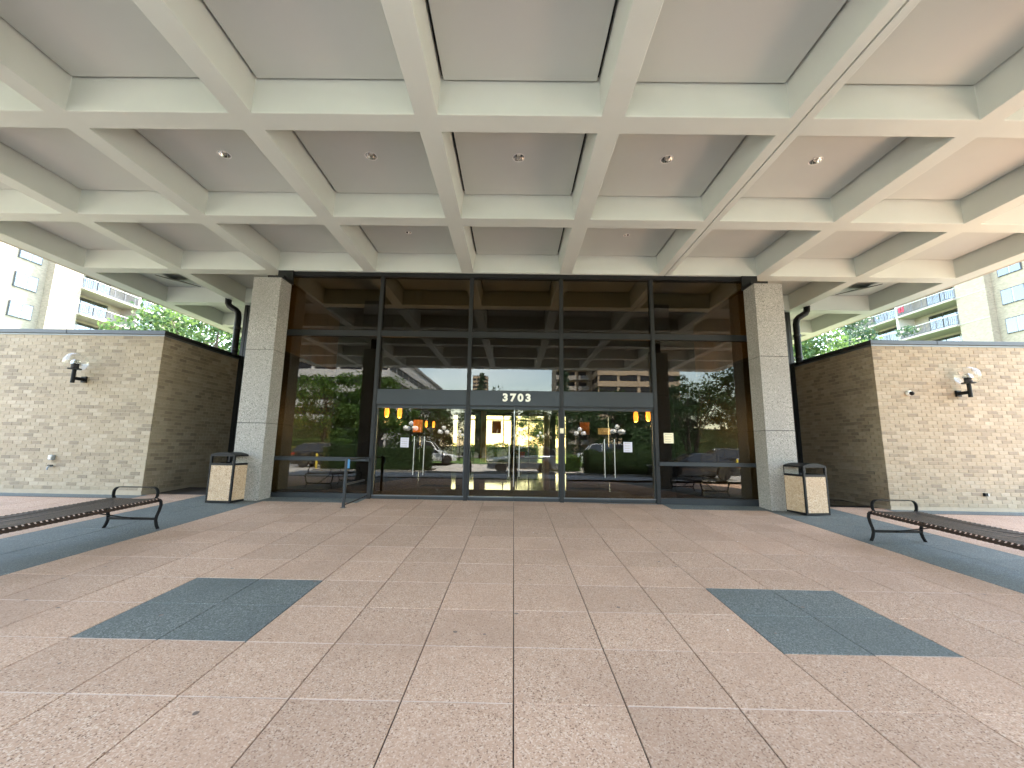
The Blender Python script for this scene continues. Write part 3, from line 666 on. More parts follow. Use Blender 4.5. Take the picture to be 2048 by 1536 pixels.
# ------------------------------------------------------------------ benches
def make_bench(label):
    """far end at local y=0, runs towards -y; local z=0 is the floor at the far end"""
    t = thing('metal_bench', (0, 0, 0), label, 'bench', 'backless metal strap benches'); Lb, zs, hw = 2.42, .455, .375
    fall = lambda y: FS*y
    sm = MB()
    prof = [(-hw-.012, zs-.055), (-hw-.012, zs-.02), (-hw+.01, zs), (-hw+.10, zs-.004), (-.16, zs-.012), (0, zs-.014), (.16, zs-.012), (hw-.10, zs-.004), (hw-.01, zs), (hw+.012, zs-.02), (hw+.012, zs-.055)]
    sm.ribbon([(x, 0, z) for x, z in prof],   .036, .006)
    me = sm.mesh('slat', 'bench_metal')
    for k in range(40):
        y = -.04-k*.0595
        o = link('slat', me, t); o.location = (0, y, fall(y))
    for x in (-hw, hw, -.14, .14):
        MB().ribbon([(x, 0, zs-.035), (x, -Lb, zs-.035+fall(-Lb))], .028, .034 if abs(x) > .3 else .01, Vector((1, 0, 0))).build('side_rail', 'bench_metal', t)
    for ye in (-.03, -Lb+.03):
        dz = fall(ye); ef = MB(); wb = .05
        for s in (-1, 1):
            P = [(s*(hw+.005), zs-.015), (s*(hw+.035), zs-.045), (s*(hw+.045), zs-.10), (s*(hw+.03), zs-.18), (s*(hw-.0), zs-.27), (s*(hw-.005), zs-.33), (s*(hw+.015), zs-.40), (s*(hw+.045), 0.0)]
            MB().ribbon([(x, ye, z+dz) for x, z in P], wb, .014).build('leg', 'black_metal', t, smooth=False)
        A = []
        ww, hh, rr = hw-.03, .165, .085
        for k in range(7): a = math.pi*1.25-k*(math.pi*.75)/6; A.append((-(ww-rr)+rr*math.cos(a)*1.0, zs+hh-rr+rr*math.sin(a)))
        A = [(-(ww-.02), zs-.005), (-(ww-.002), zs+.03)] + [(-(ww-rr)-rr*math.cos(a), zs+hh-rr+rr*math.sin(a)) for a in [k*math.pi/12 for k in range(0, 7)]]
        A += [(-x, z) for x, z in A[::-1]]
        MB().ribbon([(x, ye, z+dz) for x, z in A], wb, .012).build('armrest', 'black_metal', t)
        bx('cross_bar', 'black_metal', t, -hw-.0, hw+.0, ye-.018, ye+.018, zs-.325+dz, zs-.290+dz)
        yi = ye-.75 if ye > -1 else ye+.75
        MB().ribbon([(0, ye, zs-.308+dz), (0, yi, zs-.06+fall(yi))], .035, .012, Vector((1, 0, 0))).build('truss_rod', 'black_metal', t)
    return t
bA = make_bench('dark brown metal strap bench beside the left brick wing'); bA.location = (-5.89, -3.02, fz(-5.89, -3.02))
instance(bA, (5.97, -2.88, fz(5.97, -2.88)), 0, 'dark brown metal strap bench beside the right brick wing')

# ------------------------------------------------------------------ litter bins
def make_bin(label):
    t = thing('litter_bin', (0, 0, 0), label, 'litter bin', 'pebble panel litter bins'); w, hP, hB = .272, .80, .97
    for sx in (-1, 1):
        for sy in (-1, 1):
            x0, x1 = sorted((sx*(w-.04), sx*w)); y0, y1 = sorted((sy*(w-.04), sy*w)); bx('post', 'black_metal', t, x0, x1, y0, y1, 0, hB, bevel=.004)
    for sg in (-1, 1):
        y0, y1 = sorted((sg*(w-.02), sg*(w-.004))); bx('pebble_panel', 'pebble', t, -w+.041, w-.041, y0, y1, .045, hP-.045, label='tan pebble aggregate side panel')
        bx('pebble_panel', 'pebble', t, y0, y1, -w+.041, w-.041, .045, hP-.045)
        for z0, z1 in ((0.005, .044), (hP-.044, hP), (hB-.03, hB)):
            a, c = sorted((sg*(w-.035), sg*(w-.003))); bx('rail', 'black_metal', t, -w+.0405, w-.0405, a, c, z0, z1); bx('rail', 'black_metal', t, a, c, -w+.0405, w-.0405, z0, z1)
    q = MB(); N = 12; arch = lambda u: hB+.002+.055*(1-u*u)
    pts = [(-w+2*w*k/N, arch(-1+2*k/N)) for k in range(N+1)]; q.prism([(-w, hB+.001)]+pts+[(w, hB+.001)], -w, w); q.build('lid', 'black_metal', t)
    q = MB(); q.box(-w+.045, w-.045, -w+.045, w-.045, .03, hP-.05); q.build('liner', 'dark_void', t)
    return t
b1 = make_bin('black framed litter bin with tan pebble panels beside the left column'); b1.location = (-6.06, -.68, fz(-6.06, -.68)); b1.rotation_euler = (0, 0, R(-4))
instance(b1, (6.10, -.76, fz(6.10, -.76)), R(9), 'black framed litter bin with tan pebble panels beside the right column')
# flecks of litter on the paving
mb = MB()
for _ in range(46):
    x, y = rng.uniform(-6.5, 7), rng.uniform(-6.8, -.4); r = rng.uniform(.004, .014); a0 = rng.uniform(0, 6)
    mb.face([mb.vert((x+r*(1+.5*math.sin(k*2.1+x))*math.cos(a0+k*1.257), y+r*math.sin(a0+k*1.257)*.7, fz(x, y)+.004)) for k in range(5)], 0 if rng.random() < .6 else 1)
for _ in range(90):
    x, y = rng.uniform(-5, 5), rng.uniform(-7.2, -.4); r = rng.uniform(.008, .02)
    mb.face([mb.vert((x+r*math.cos(k*.785)*rng.uniform(.8, 1.15), y+r*math.sin(k*.785)*rng.uniform(.8, 1.15), fz(x, y)+.0025)) for k in range(8)], 2)
mb.build('litter', ['litter', 'leaf_litter', 'gum'], label='scattered flecks of litter and leaf on the paving', kind='stuff')

# ------------------------------------------------------------------ trees, hedges
def leaf_mesh(name, pts, sizes, mat, seed, up=.35):
    r = np.random.RandomState(seed); N = len(pts)
    a = r.normal(size=(N, 3)); a /= np.linalg.norm(a, axis=1)[:, None]; nn = r.normal(size=(N, 3)); nn[:, 2] += up; b = np.cross(nn, a); b /= np.linalg.norm(b, axis=1)[:, None]+1e-9
    a = np.cross(b, nn); a /= np.linalg.norm(a, axis=1)[:, None]+1e-9
    s = sizes[:, None]; V = np.empty((N, 4, 3)); V[:, 0] = pts-a*s; V[:, 1] = pts+b*s*.5; V[:, 2] = pts+a*s; V[:, 3] = pts-b*s*.5
    me = bpy.data.meshes.new(name); me.vertices.add(N*4); me.vertices.foreach_set('co', V.reshape(-1)); me.loops.add(N*4); me.loops.foreach_set('vertex_index', np.arange(N*4))
    me.polygons.add(N); me.polygons.foreach_set('loop_start', np.arange(N)*4); me.polygons.foreach_set('loop_total', np.full(N, 4)); me.update(calc_edges=True); me.materials.append(MATS[mat]); return me
def crown_pts(seed, n_clump, per, rad, cz, clr=.55, shape=1.0):
    r = np.random.RandomState(seed); out = []; cl = []
    while len(cl) < n_clump:
        p = r.uniform(-1, 1, 3); d = np.linalg.norm(p)
        if d > 1 or d < .3 or (d < .62 and r.rand() < .6): continue
        k = 1 + .28*math.sin(3*math.atan2(p[1], p[0])+seed)+.15*r.normal()
        cl.append(p*np.array(rad)*np.array([k, k, 1+.1*r.normal()])+[0, 0, cz])
    for c in cl:
        q = r.normal(size=(per, 3)); q /= np.linalg.norm(q, axis=1)[:, None]; q *= (r.rand(per)**.5)[:, None]*clr*r.uniform(.55, 1.25); q[:, 2] *= .6; out.append(q+c)
    return np.concatenate(out), cl
def make_tree(name, label, seed, h, spread, mat, n_clump=46, per=120, leaf=.11, trunk=.16, stems=1, group=None, low=.32):
    t = thing(name, (0, 0, 0), label, 'tree', group); r = random.Random(seed)
    cz = h*(low+1)/2; rz = h*(1-low)/2
    P, cl = crown_pts(seed, n_clump, per, (spread, spread, rz), cz, spread*.34)
    rs = np.random.RandomState(seed+1)
    link('crown', leaf_mesh('crown', P, rs.uniform(.6, 1.3, len(P))*leaf, mat, seed+2), t)
    tm = MB()
    for s in range(stems):
        a = 6.283*s/max(1, stems)+seed; lean = .0 if stems == 1 else .16*h
        base = Vector((.12*math.cos(a)*(stems > 1), .12*math.sin(a)*(stems > 1), -.15)); tip = Vector((lean*math.cos(a), lean*math.sin(a), cz+rz*.45))
        pts = [base.lerp(tip, k/6)+Vector((r.uniform(-.06, .06), r.uniform(-.06, .06), 0))*(k > 0) for k in range(7)]; rad = [trunk*(1-.82*k/6)/(1 if stems == 1 else 1.7) for k in range(7)]
        tm.tube(pts, rad, 8)
        for c in cl[s::max(1, stems*2)][:16]:
            k = r.randint(2, 5); p0 = pts[k]; c = Vector(c); md = p0.lerp(c, .5)+Vector((0, 0, .12*h*.2)); tm.tube([p0, md, c], [rad[k]*.5, rad[k]*.28, .012], 5, cap=False)
    tm.build('trunk', 'bark', t, smooth=True); return t
def make_conifer(name, label, seed, h, spread, mat, group=None):
    t = thing(name, (0, 0, 0), label, 'tree', group); r = np.random.RandomState(seed); out = []
    for k in range(26):
        z = h*(.12+.86*k/25); rad = spread*(1-(k/25)**1.15)+.12
        for _ in range(max(4, int(10*(1-k/30)))):
            a = r.uniform(0, 6.283); L = rad*r.uniform(.7, 1.1); n_ = 46; u = r.rand(n_)**.7; q = np.stack([u*L*math.cos(a), u*L*math.sin(a), z-u*L*.28+0*u], 1)+r.normal(size=(n_, 3))*.09*(1+h/14); out.append(q)
    P = np.concatenate(out); link('crown', leaf_mesh('crown', P, r.uniform(.6, 1.3, len(P))*.12*(h/10)**.5, mat, seed+3), t)
    MB().tube([(0, 0, -.1), (0, 0, h*.5), (0, 0, h*.97)], [h*.018, h*.01, .02], 8).build('trunk', 'bark', t, smooth=True); return t
def hedge(x0, x1, y0, y1, z0, z1, mat, label, seed, dens=260, leaf=.045, group=None):
    t = thing('hedge', ((x0+x1)/2, (y0+y1)/2, z0), label, 'hedge', group); r = np.random.RandomState(seed)
    L, D, Hh = x1-x0, y1-y0, z1-z0; A = 2*(L+D)*Hh+L*D; N = int(A*dens); P = r.rand(N, 3)
    f = r.randint(0, 10, N); P[f < 3, 2] = 1; P[(f >= 3) & (f < 7), 1] = np.where(r.rand(((f >= 3) & (f < 7)).sum()) < .5, 0, 1); P[f >= 7, 0] = np.where(r.rand((f >= 7).sum()) < .5, 0, 1)
    P = P*[L, D, Hh]+[x0, y0, z0]+r.normal(size=(N, 3))*.05
    bump_ = .07*np.sin(P[:, 0]*2.1+seed)+.05*np.sin(P[:, 0]*5.3); P[:, 2] += bump_*(P[:, 2]-z0)/Hh
    me = leaf_mesh('foliage', P, r.uniform(.6, 1.4, N)*leaf, mat, seed); link('foliage', me, t)
    bx('core', 'leaf_dark', t, x0+.06, x1-.06, y0+.06, y1-.06, z0, z1-.08)
    return t
GZ = -.45

# ------------------------------------------------------------------ ground in front of and behind the building
mb = MB(); N = 48; ring = [mb.vert((1500*math.cos(2*math.pi*k/N), 1500*math.sin(2*math.pi*k/N), -.60)) for k in range(N)]; mb.face(ring); mb.build('ground', 'ground', kind='structure')
sheet('road', -60, 60, -24.5, YF-.0, GZ, 'asphalt', kind='structure')
sheet('walkway', -5.4, 5.2, -29, -16.2, GZ+.004, 'concrete_pave', kind='structure')
sheet('lawn', -30, 30, -48, -28.5, GZ+.03, 'lawn', kind='structure')
mb = MB(); 
for k, (x0, x1, y) in enumerate(((-12.5, -5.4, -16.3), (-5.4, 5.2, -15.9), (5.2, 12, -15.4))): mb.box(x0, x1, y-.15, y, GZ-.1, GZ+.11)
mb.build('kerb', 'kerb', kind='structure')
bx('planting_bed', 'soil', None, -12.4, -5.4, -19.5, -16.46, GZ-.05, GZ+.09, kind='structure'); bx('planting_bed_right', 'soil', None, 5.2, 11.9, -19, -15.56, GZ-.05, GZ+.09, kind='structure')
sheet('far_road', -200, 200, -62, -50, GZ-.05, 'asphalt', kind='structure')
sheet('rear_lawn', -60, 60, 15, 70, -.40, 'lawn', kind='structure')
sheet('drive_marking', -9, 9, -13.9, -13.8, GZ+.005, 'white_paint', kind='structure')

hedge(-12.2, -5.5, -18.3, -16.7, GZ+.05, 1.08, 'leaf_dark', 'clipped dark hedge along the drive left of the walkway', 11)
hedge(4.6, 11.6, -17.9, -16.0, GZ+.05, 1.0, 'leaf_dark', 'clipped dark hedge along the drive right of the walkway', 12)
hedge(2.6, 4.6, -21.5, -19.0, GZ+.05, .6, 'leaf_mid', 'loose green shrubs behind the right hedge', 13)
hedge(-30, -17, -31, -29.6, GZ, .75, 'leaf_yellow', 'low yellow green hedge across the road on the left', 14, 120, .07)
hedge(-30, -18, -36, -34, GZ, 1.6, 'leaf_mid', 'tall green hedge behind the yellow green hedge', 15, 90, .08)

tA = make_tree('shade_tree', 'leafy green shade tree across the drive on the left, nearest the road', 21, 7.4, 3.0, 'leaf_mid', 60, 130, .12, .15, 1, 'trees across the drive', .22); tA.location = (-14.8, -22.5, GZ)
tB = instance(tA, (-11.2, -24.5, GZ), 1.9, 'leafy green shade tree across the drive on the left, behind the dark car', 1.0)
tC = make_tree('multi_stem_tree', 'open multi-stem tree across the drive behind the right parked wagon', 31, 7.0, 2.6, 'leaf_dark', 44, 95, .11, .15, 5, 'trees across the drive', .38); tC.location = (12.9, -20.5, GZ)
tD = make_tree('dense_tree', 'dense dark green tree at the far right across the drive', 41, 8.6, 3.4, 'leaf_dark', 60, 130, .13, .2, 1, 'trees across the drive', .2); tD.location = (18.4, -24, GZ)
cf = make_conifer('conifer', 'tall dark conifer beyond the lawn, left of the walkway', 51, 11.5, 3.2, 'leaf_pine', 'trees beyond the lawn'); cf.location = (-4.5, -46, GZ)
instance(cf, (7.0, -47, GZ), 1.0, 'tall dark conifer beyond the lawn, right of the walkway', 1.08); instance(cf, (-16, -50, GZ), 2.0, 'dark conifer at the left end of the trees beyond the lawn', .8)
bt = make_tree('broad_tree', 'broad dark tree beyond the lawn in the centre', 61, 9.5, 4.6, 'leaf_dark', 62, 120, .19, .25, 1, 'trees beyond the lawn', .12); bt.location = (0.5, -52, GZ)
for x, y, rz, s, lb in ((-10, -44, 1, .95, 'broad dark tree beyond the lawn behind the left lamp post'), (4, -45, 2.2, .8, 'smaller broad tree beyond the lawn near the right conifer'), (13, -44, 3, 1.0, 'broad dark tree beyond the lawn behind the right lamp post'), (20, -48, 4, 1.05, 'broad dark tree at the right end of the trees beyond the lawn'), (-22, -46, 5, .9, 'broad dark tree at the far left beyond the lawn'), (-3, -58, .5, 1.15, 'tallest broad tree beyond the lawn, far behind the centre')):
    instance(bt, (x, y, GZ), rz, lb, s)
hedge(12, 46, -36, -33, GZ, 3.2, 'leaf_dark', 'tall dark screen of shrubs at the right across the drive', 17, 60, .12)
hedge(-46, -19, -44, -41, GZ, 3.0, 'leaf_dark', 'tall dark screen of shrubs at the left across the drive', 18, 60, .12)
# trees behind the wings and behind the lobby
gA = make_tree('garden_tree', 'bright green tree rising behind the left brick wing', 71, 11.3, 3.8, 'leaf_bright', 70, 150, .15, .2, 1, 'trees behind the building', .25); gA.location = (-24.5, 23, -.45)
gA.scale = (1.3,)*3
instance(gA, (-20.0, 31, -.45), 2, 'green tree farther behind the left brick wing', 1.3)
instance(gA, (-32.0, 33, -.45), 4, 'green tree between the left tower and the brick wing', 1.35)
instance(gA, (23.0, 24, -.45), 1.2, 'bright green tree rising behind the right brick wing', 1.2)
pn = make_tree('pine_tree', 'layered dark green pine rising behind the right brick wing', 75, 12.6, 3.6, 'leaf_pine', 64, 150, .13, .2, 1, 'trees behind the building', .3); pn.location = (29.5, 25.5, -.45); pn.scale = (1.05,)*3
gB = instance(gA, (2.6, 26, -.45), .6, 'bright green tree seen through the rear lobby window', .55)
hedge(-6, 1.6, 19, 20.5, -.4, 1.25, 'leaf_bright', 'green garden hedge seen through the rear lobby window', 16, 90, .08)

# ------------------------------------------------------------------ lamp posts with globes, bollards
def make_lamp():
    t = thing('lamp_post', (0, 0, 0), 'x', 'lamp post', 'five globe lamp posts'); q = MB(); q.tube([(0, 0, 0), (0, 0, .25), (0, 0, 2.7)], [.09, .055, .045], 12); q.build('post', 'black_metal', t, smooth=True)
    sp_ = [(0, 0, 3.18)]+[(.42*math.cos(a), .42*math.sin(a), 2.82) for a in (R(45), R(135), R(225), R(315))]
    ar = MB()
    for x, y, z in sp_: ar.tube([(0, 0, 2.5), (x*.6, y*.6, 2.5), (x, y, z-.17)] if z < 3 else [(0, 0, 2.6), (0, 0, 3.0)], .022, 8)
    ar.build('arm', 'black_metal', t, smooth=True)
    for x, y, z in sp_:
        g = MB(); N = 12; g.lathe([(max(.003, .18*math.sin(math.pi*k/N)), z-.18*math.cos(math.pi*k/N)) for k in range(N+1)], (x, y, 0), 18); g.build('globe', 'globe_white', t, smooth=True)
    return t
lp = make_lamp(); lp['label'] = 'five globe lamp post behind the left hedge, nearest the drive'; lp.location = (-7.3, -19.4, GZ)
for x, y, lb in ((-6.1, -26, 'five globe lamp post beside the lawn on the left'), (-6.0, -36, 'far five globe lamp post on the left of the lawn'), (5.6, -25.5, 'five globe lamp post beside the lawn on the right'), (7.45, -20.2, 'five globe lamp post behind the right hedge, nearest the drive'), (.4, -38, 'far five globe lamp post in the middle of the lawn'), (3.0, -37, 'far five globe lamp post right of the lawn centre')):
    instance(lp, (x, y, GZ), 0, lb)
for x, y, lb in ((-13.1, -18.0, 'yellow bollard on the left beside the dark parked car'), (-14.3, -21.5, 'yellow bollard farther left behind the road edge'), (13.1, -15.9, 'yellow bollard right of the parked wagon, nearer one'), (15.0, -18.4, 'yellow bollard right of the parked wagon, farther one')):
    q = MB(); q.lathe([(.075, GZ), (.075, GZ+.95), (.06, GZ+1.01), (.02, GZ+1.03)], (x, y, 0), 14); tag(q.build('bollard', 'yellow_paint', smooth=True), lb, 'bollard', 'yellow bollards')
MB().tube([(2.5, -70, GZ), (2.5, -70, 12.5)], .06, 8).build('flagpole', 'steel', label='thin flagpole beyond the trees in the centre', category='flagpole')

# ------------------------------------------------------------------ cars
def make_car(name, label, paint, kind='suv', group='cars along the drive'):
    """length along x, nose towards -x"""
    t = thing(name, (0, 0, 0), label, 'car', group)
    L = 4.7; hw = .93
    if kind == 'suv': belt, roof = 1.02, 1.66; top = [(-2.30, .72), (-2.2, .86), (-1.1, 1.03), (-.75, 1.08), (.0, 1.09), (1.6, 1.12), (2.2, 1.12), (2.32, .95)]; gh = [(-.95, 1.05), (-.15, 1.58), (.4, 1.66), (1.5, 1.62), (1.95, 1.50), (2.25, 1.10)]
    elif kind == 'sedan': top = [(-2.3, .64), (-2.2, .76), (-1.0, .92), (-.7, .95), (.2, .96), (1.6, .98), (2.25, .95), (2.32, .8)]; gh = [(-.95, .93), (-.1, 1.38), (.3, 1.43), (.9, 1.40), (1.3, 1.28), (1.95, .97)]
    else: top = [(-2.5, .85), (-2.42, 1.05), (-1.75, 1.15), (-1.4, 1.2), (0, 1.2), (1.8, 1.2), (2.45, 1.2), (2.5, 1.0)]; gh = [(-1.75, 1.15), (-1.15, 1.9), (-.8, 2.0), (1.5, 2.0), (2.35, 1.95), (2.45, 1.2)]
    def zt(x):
        for (a, za), (b, zb) in zip(top, top[1:]):
            if a <= x <= b: return za+(zb-za)*(x-a)/(b-a)
        return top[-1][1] if x > 0 else top[0][1]
    xs_ = np.linspace(top[0][0], top[-1][0], 45); wx = (-1.42, 1.40); rw_ = .40
    body = MB(); rings = []
    for x in xs_:
        zb = .24
        for c in wx:
            d = abs(x-c)
            if d < rw_: zb = max(zb, .36+math.sqrt(rw_**2-d*d)-.02)
        e_ = 1-max(0, (abs(x)-1.7)/.7)**2*.22; h = zt(x); w_ = hw*e_
        zb = min(zb, h-.06)
        pr = [(w_*.92, zb), (w_, zb+(h-zb)*.3), (w_*1.0, zb+(h-zb)*.62), (w_*.965, h-.05), (w_*.90, h), (w_*.45, h+.018)]
        rings.append([body.vert((x, y, z)) for y, z in pr]+[body.vert((x, -y, z)) for y, z in pr[::-1]])
    K = len(rings[0])
    for a, b in zip(rings, rings[1:]):
        for k in range(K): body.face((a[k], a[(k+1) % K], b[(k+1) % K], b[k]))
    body.face(rings[0]); body.face(rings[-1][::-1]); body.build('body', paint, t, smooth=True)
    def gw(z): 
        z0 = gh[0][1]; z1 = max(p[1] for p in gh); return hw*(.90-.20*(z-z0)/(z1-z0))
    g = MB(); k = len(gh)
    a = [g.vert((x, gw(z)-.0, z)) for x, z in gh]; b = [g.vert((x, -gw(z)+.0, z)) for x, z in gh]
    g.face(a); g.face(b[::-1])
    for i in range(k-1): g.face((a[i], b[i], b[i+1], a[i+1]))
    g.build('windows', 'car_glass', t)
    rf = MB(); rp_ = [p for p in gh[1:-1]]; up_ = [(x, z+.03) for x, z in rp_]
    a = [[rf.vert((x, s*gw(z)*f, z+dz)) for x, z in rp_] for s, f, dz in ((1, 1.015, -.04), (1, .9, .02), (0, 0, .035), (-1, .9, .02), (-1, 1.015, -.04))]
    for u, v in zip(a, a[1:]):
        for i in range(len(rp_)-1): rf.face((u[i], u[i+1], v[i+1], v[i]))
    rf.build('roof', paint, t, smooth=True)
    pl = MB()
    for s in (-1, 1):
        for (xa, za), (xc_, zc_) in ((gh[0], gh[1]), (gh[-2], gh[-1])): pl.tube([(xa, s*gw(za), za), (xc_, s*gw(zc_), zc_)], .035, 6)
        for xp in ((.28, 1.15) if kind != 'van' else (-.2, 1.0)): pl.tube([(xp, s*(hw*.9), gh[0][1]), (xp+.02, s*gw(max(p[1] for p in gh)-.04)+s*.004, max(p[1] for p in gh)-.06)], .03, 6)
    pl.build('pillar', paint, t)
    for x in wx:
        for s in (-1, 1):
            w = MB(); y0, y1 = s*(hw-.20), s*(hw+.01)
            w.lathe([(.24, y0), (.345, y0), (.36, y0+s*.04), (.36, y1-s*.04), (.345, y1), (.235, y1)], (x, 0, .36), 22, axis='y'); wo = w.build('wheel', 'tyre', t, smooth=True)
            rm = MB(); rm.lathe([(.232, y1-s*.02), (.225, y1-s*.002), (.20, y1-s*.03), (.06, y1-s*.015), (.02, y1-s*.01)], (x, 0, .36), 20, axis='y'); rm.build('rim', 'rim', wo, smooth=True)
    for s in (-1, 1):
        hz = zt(-2.15)-.09; hl = MB(); hl.prism([(-2.34, hz-.05), (-2.30, hz+.04), (-1.95, hz+.07), (-1.98, hz-.02)], s*.52, s*.935); hl.build('headlight', 'head_light', t)
        tz = zt(2.2)-.16; tl = MB(); tl.prism([(2.36, tz-.1), (2.36, tz+.07), (2.0, tz+.05), (2.02, tz-.03)] if kind != 'van' else [(2.52, .8), (2.52, 1.1), (2.4, 1.1), (2.4, .8)], s*.55, s*.925); tl.build('tail_light', 'tail_light', t)
        m_ = MB(); m_.box(-.72, -.55, s*(hw-.02), s*(hw+.16), gh[0][1]+.02, gh[0][1]+.15); m_.build('mirror', paint, t, bevel=.02)
        if kind == 'suv': MB().tube([(.0, s*.62, 1.66), (.2, s*.62, 1.71), (1.4, s*.62, 1.69), (1.6, s*.62, 1.63)], .018, 6).build('roof_rail', 'steel', t)
    return t
c1 = make_car('parked_suv', 'grey estate car stopped on the walkway opening across the drive', 'car_grey'); c1.location = (.55, -17.75, GZ+.005); c1.rotation_euler = (0, 0, R(-6))
c2 = make_car('parked_suv', 'black estate car parked at the left across the drive', 'car_black'); c2.location = (-13.2, -20.0, GZ); c2.rotation_euler = (0, 0, R(176))
c3 = make_car('parked_suv', 'black estate car parked at the right near the yellow bollards', 'car_black'); c3.location = (10.9, -18.9+1.2, GZ+.0); c3.rotation_euler = (0, 0, R(4))
c3.location = (14.6, -20.4, GZ)
c4 = make_car('parked_sedan', 'dark saloon car nosing out in front of the right hedge', 'car_navy', 'sedan'); c4.location = (10.2, -14.3, GZ); c4.rotation_euler = (0, 0, R(3))
c5 = make_car('parked_van', 'white van parked behind the left hedge', 'car_white', 'van'); c5.location = (-9.6, -33.5, GZ+.03); c5.rotation_euler = (0, 0, R(182))
c6 = make_car('parked_van', 'white van parked behind the right hedge', 'car_white', 'van'); c6.location = (8.6, -30.5, GZ+.03); c6.rotation_euler = (0, 0, R(2))
c7 = make_car('parked_sedan', 'white saloon car beside the van left of the lawn', 'car_white', 'sedan'); c7.location = (-7.6, -28.0, GZ+.03); c7.rotation_euler = (0, 0, R(160))

# ------------------------------------------------------------------ people (mirrored in the doors)
def person(label, pose, shirt, loc, rz, hgt=1.72):
    J = {}; V = []; E = []; Rd = []
    def jt(n_, p, r, parent=None):
        J[n_] = len(V); V.append(p); Rd.append(r)
        if parent is not None: E.append((J[parent], J[n_]))
    jt('pelvis', (0, 0, .95), .155); jt('waist', (0, 0, 1.10), .14, 'pelvis'); jt('chest', (0, .01, 1.30), .165, 'waist'); jt('upper', (0, 0, 1.43), .13, 'chest'); jt('neck', (0, 0, 1.50), .058, 'upper')
    jt('jaw', (0, .015, 1.57), .075, 'neck'); jt('skull', (0, .0, 1.65), .10, 'jaw'); jt('crown', (0, -.005, 1.705), .07, 'skull'); jt('nose', (0, .105, 1.615), .014, 'jaw')
    for s, sx in (('l', -1), ('r', 1)):
        jt('hip'+s, (sx*.09, 0, .90), .11, 'pelvis'); jt('knee'+s, (sx*.11, .02, .50), .07, 'hip'+s); jt('ank'+s, (sx*.12, -.02, .09), .045, 'knee'+s); jt('toe'+s, (sx*.14, .16, .035), .036, 'ank'+s)
        jt('sh'+s, (sx*.19, 0, 1.42), .065, 'upper'); el, wr = pose[s]
        jt('el'+s, el, .046, 'sh'+s); jt('wr'+s, wr, .030, 'el'+s)
        d = (Vector(wr)-Vector(el)).normalized(); sd2 = d.cross(Vector((0, 0, 1))).normalized() if abs(d.z) < .95 else Vector((1, 0, 0)); pm = Vector(wr)+d*.07; jt('palm'+s, tuple(pm), .034, 'wr'+s)
        for k, (o_, ln) in enumerate(((-.03, .055), (-.01, .075), (.011, .07), (.03, .055))): 
            a = pm+sd2*o_+d*.03; jt('f%d%s' % (k, s), tuple(a), .010, 'palm'+s); jt('g%d%s' % (k, s), tuple(a+d*ln*.8+Vector((0, 0, -.02))), .008, 'f%d%s' % (k, s))
        jt('t'+s, tuple(Vector(wr)+d*.04+sd2*-.045+Vector((0, 0, .02))), .010, 'palm'+s)
    me = bpy.data.meshes.new('person'); me.from_pydata(V, E, []); o = bpy.data.objects.new('tmp', me); COL.objects.link(o)
    md = o.modifiers.new('skin', 'SKIN'); md.use_smooth_shade = True
    for i, sv in enumerate(me.skin_vertices[0].data): sv.radius = (Rd[i]*(1.0), Rd[i]*(.72 if i in (0, 1, 2, 3) else 1)); sv.use_root = i == 0
    o.modifiers.new('sub', 'SUBSURF').levels = 2; o.modifiers['sub'].render_levels = 2
    dg = bpy.context.evaluated_depsgraph_get(); m2 = bpy.data.meshes.new_from_object(o.evaluated_get(dg)); bpy.data.objects.remove(o)
    m2.materials.clear()
    for n_ in (shirt, 'cloth_jeans', 'skin', 'hair', 'black_metal'): m2.materials.append(MATS[n_])
    for p in m2.polygons:
        c = p.center; hand = any((c-Vector(pose[s][1])).length < .17 and (c-Vector(pose[s][0])).length > .12 for s in 'lr')
        p.material_index = 3 if (c.z > 1.66 or (c.z > 1.53 and c.y < -.01)) else 2 if c.z > 1.49 or (hand) else 0 if c.z > .97 else 4 if c.z < .09 else 1
    m2.transform(Matrix.Scale(hgt/1.75, 4)); ob = bpy.data.objects.new('person', m2); COL.objects.link(ob); ob.location = loc; ob.rotation_euler = (0, 0, rz)
    return tag(ob, label, 'person')
person('person in dark clothes holding up a phone with both hands', {'l': ((-.27, .10, 1.20), (-.07, .27, 1.40)), 'r': ((.27, .10, 1.20), (.07, .27, 1.40))}, 'cloth_dark', (CX, -9.98, fz(0, -9.98)), 0, 1.75)
person('person in dark shirt standing with one hand on the hip by the drive', {'l': ((-.42, -.04, 1.20), (-.22, .08, 1.02)), 'r': ((.25, -.02, 1.15), (.26, .08, .90))}, 'cloth_navy', (-2.55, -13.9, GZ), 0, 1.68)

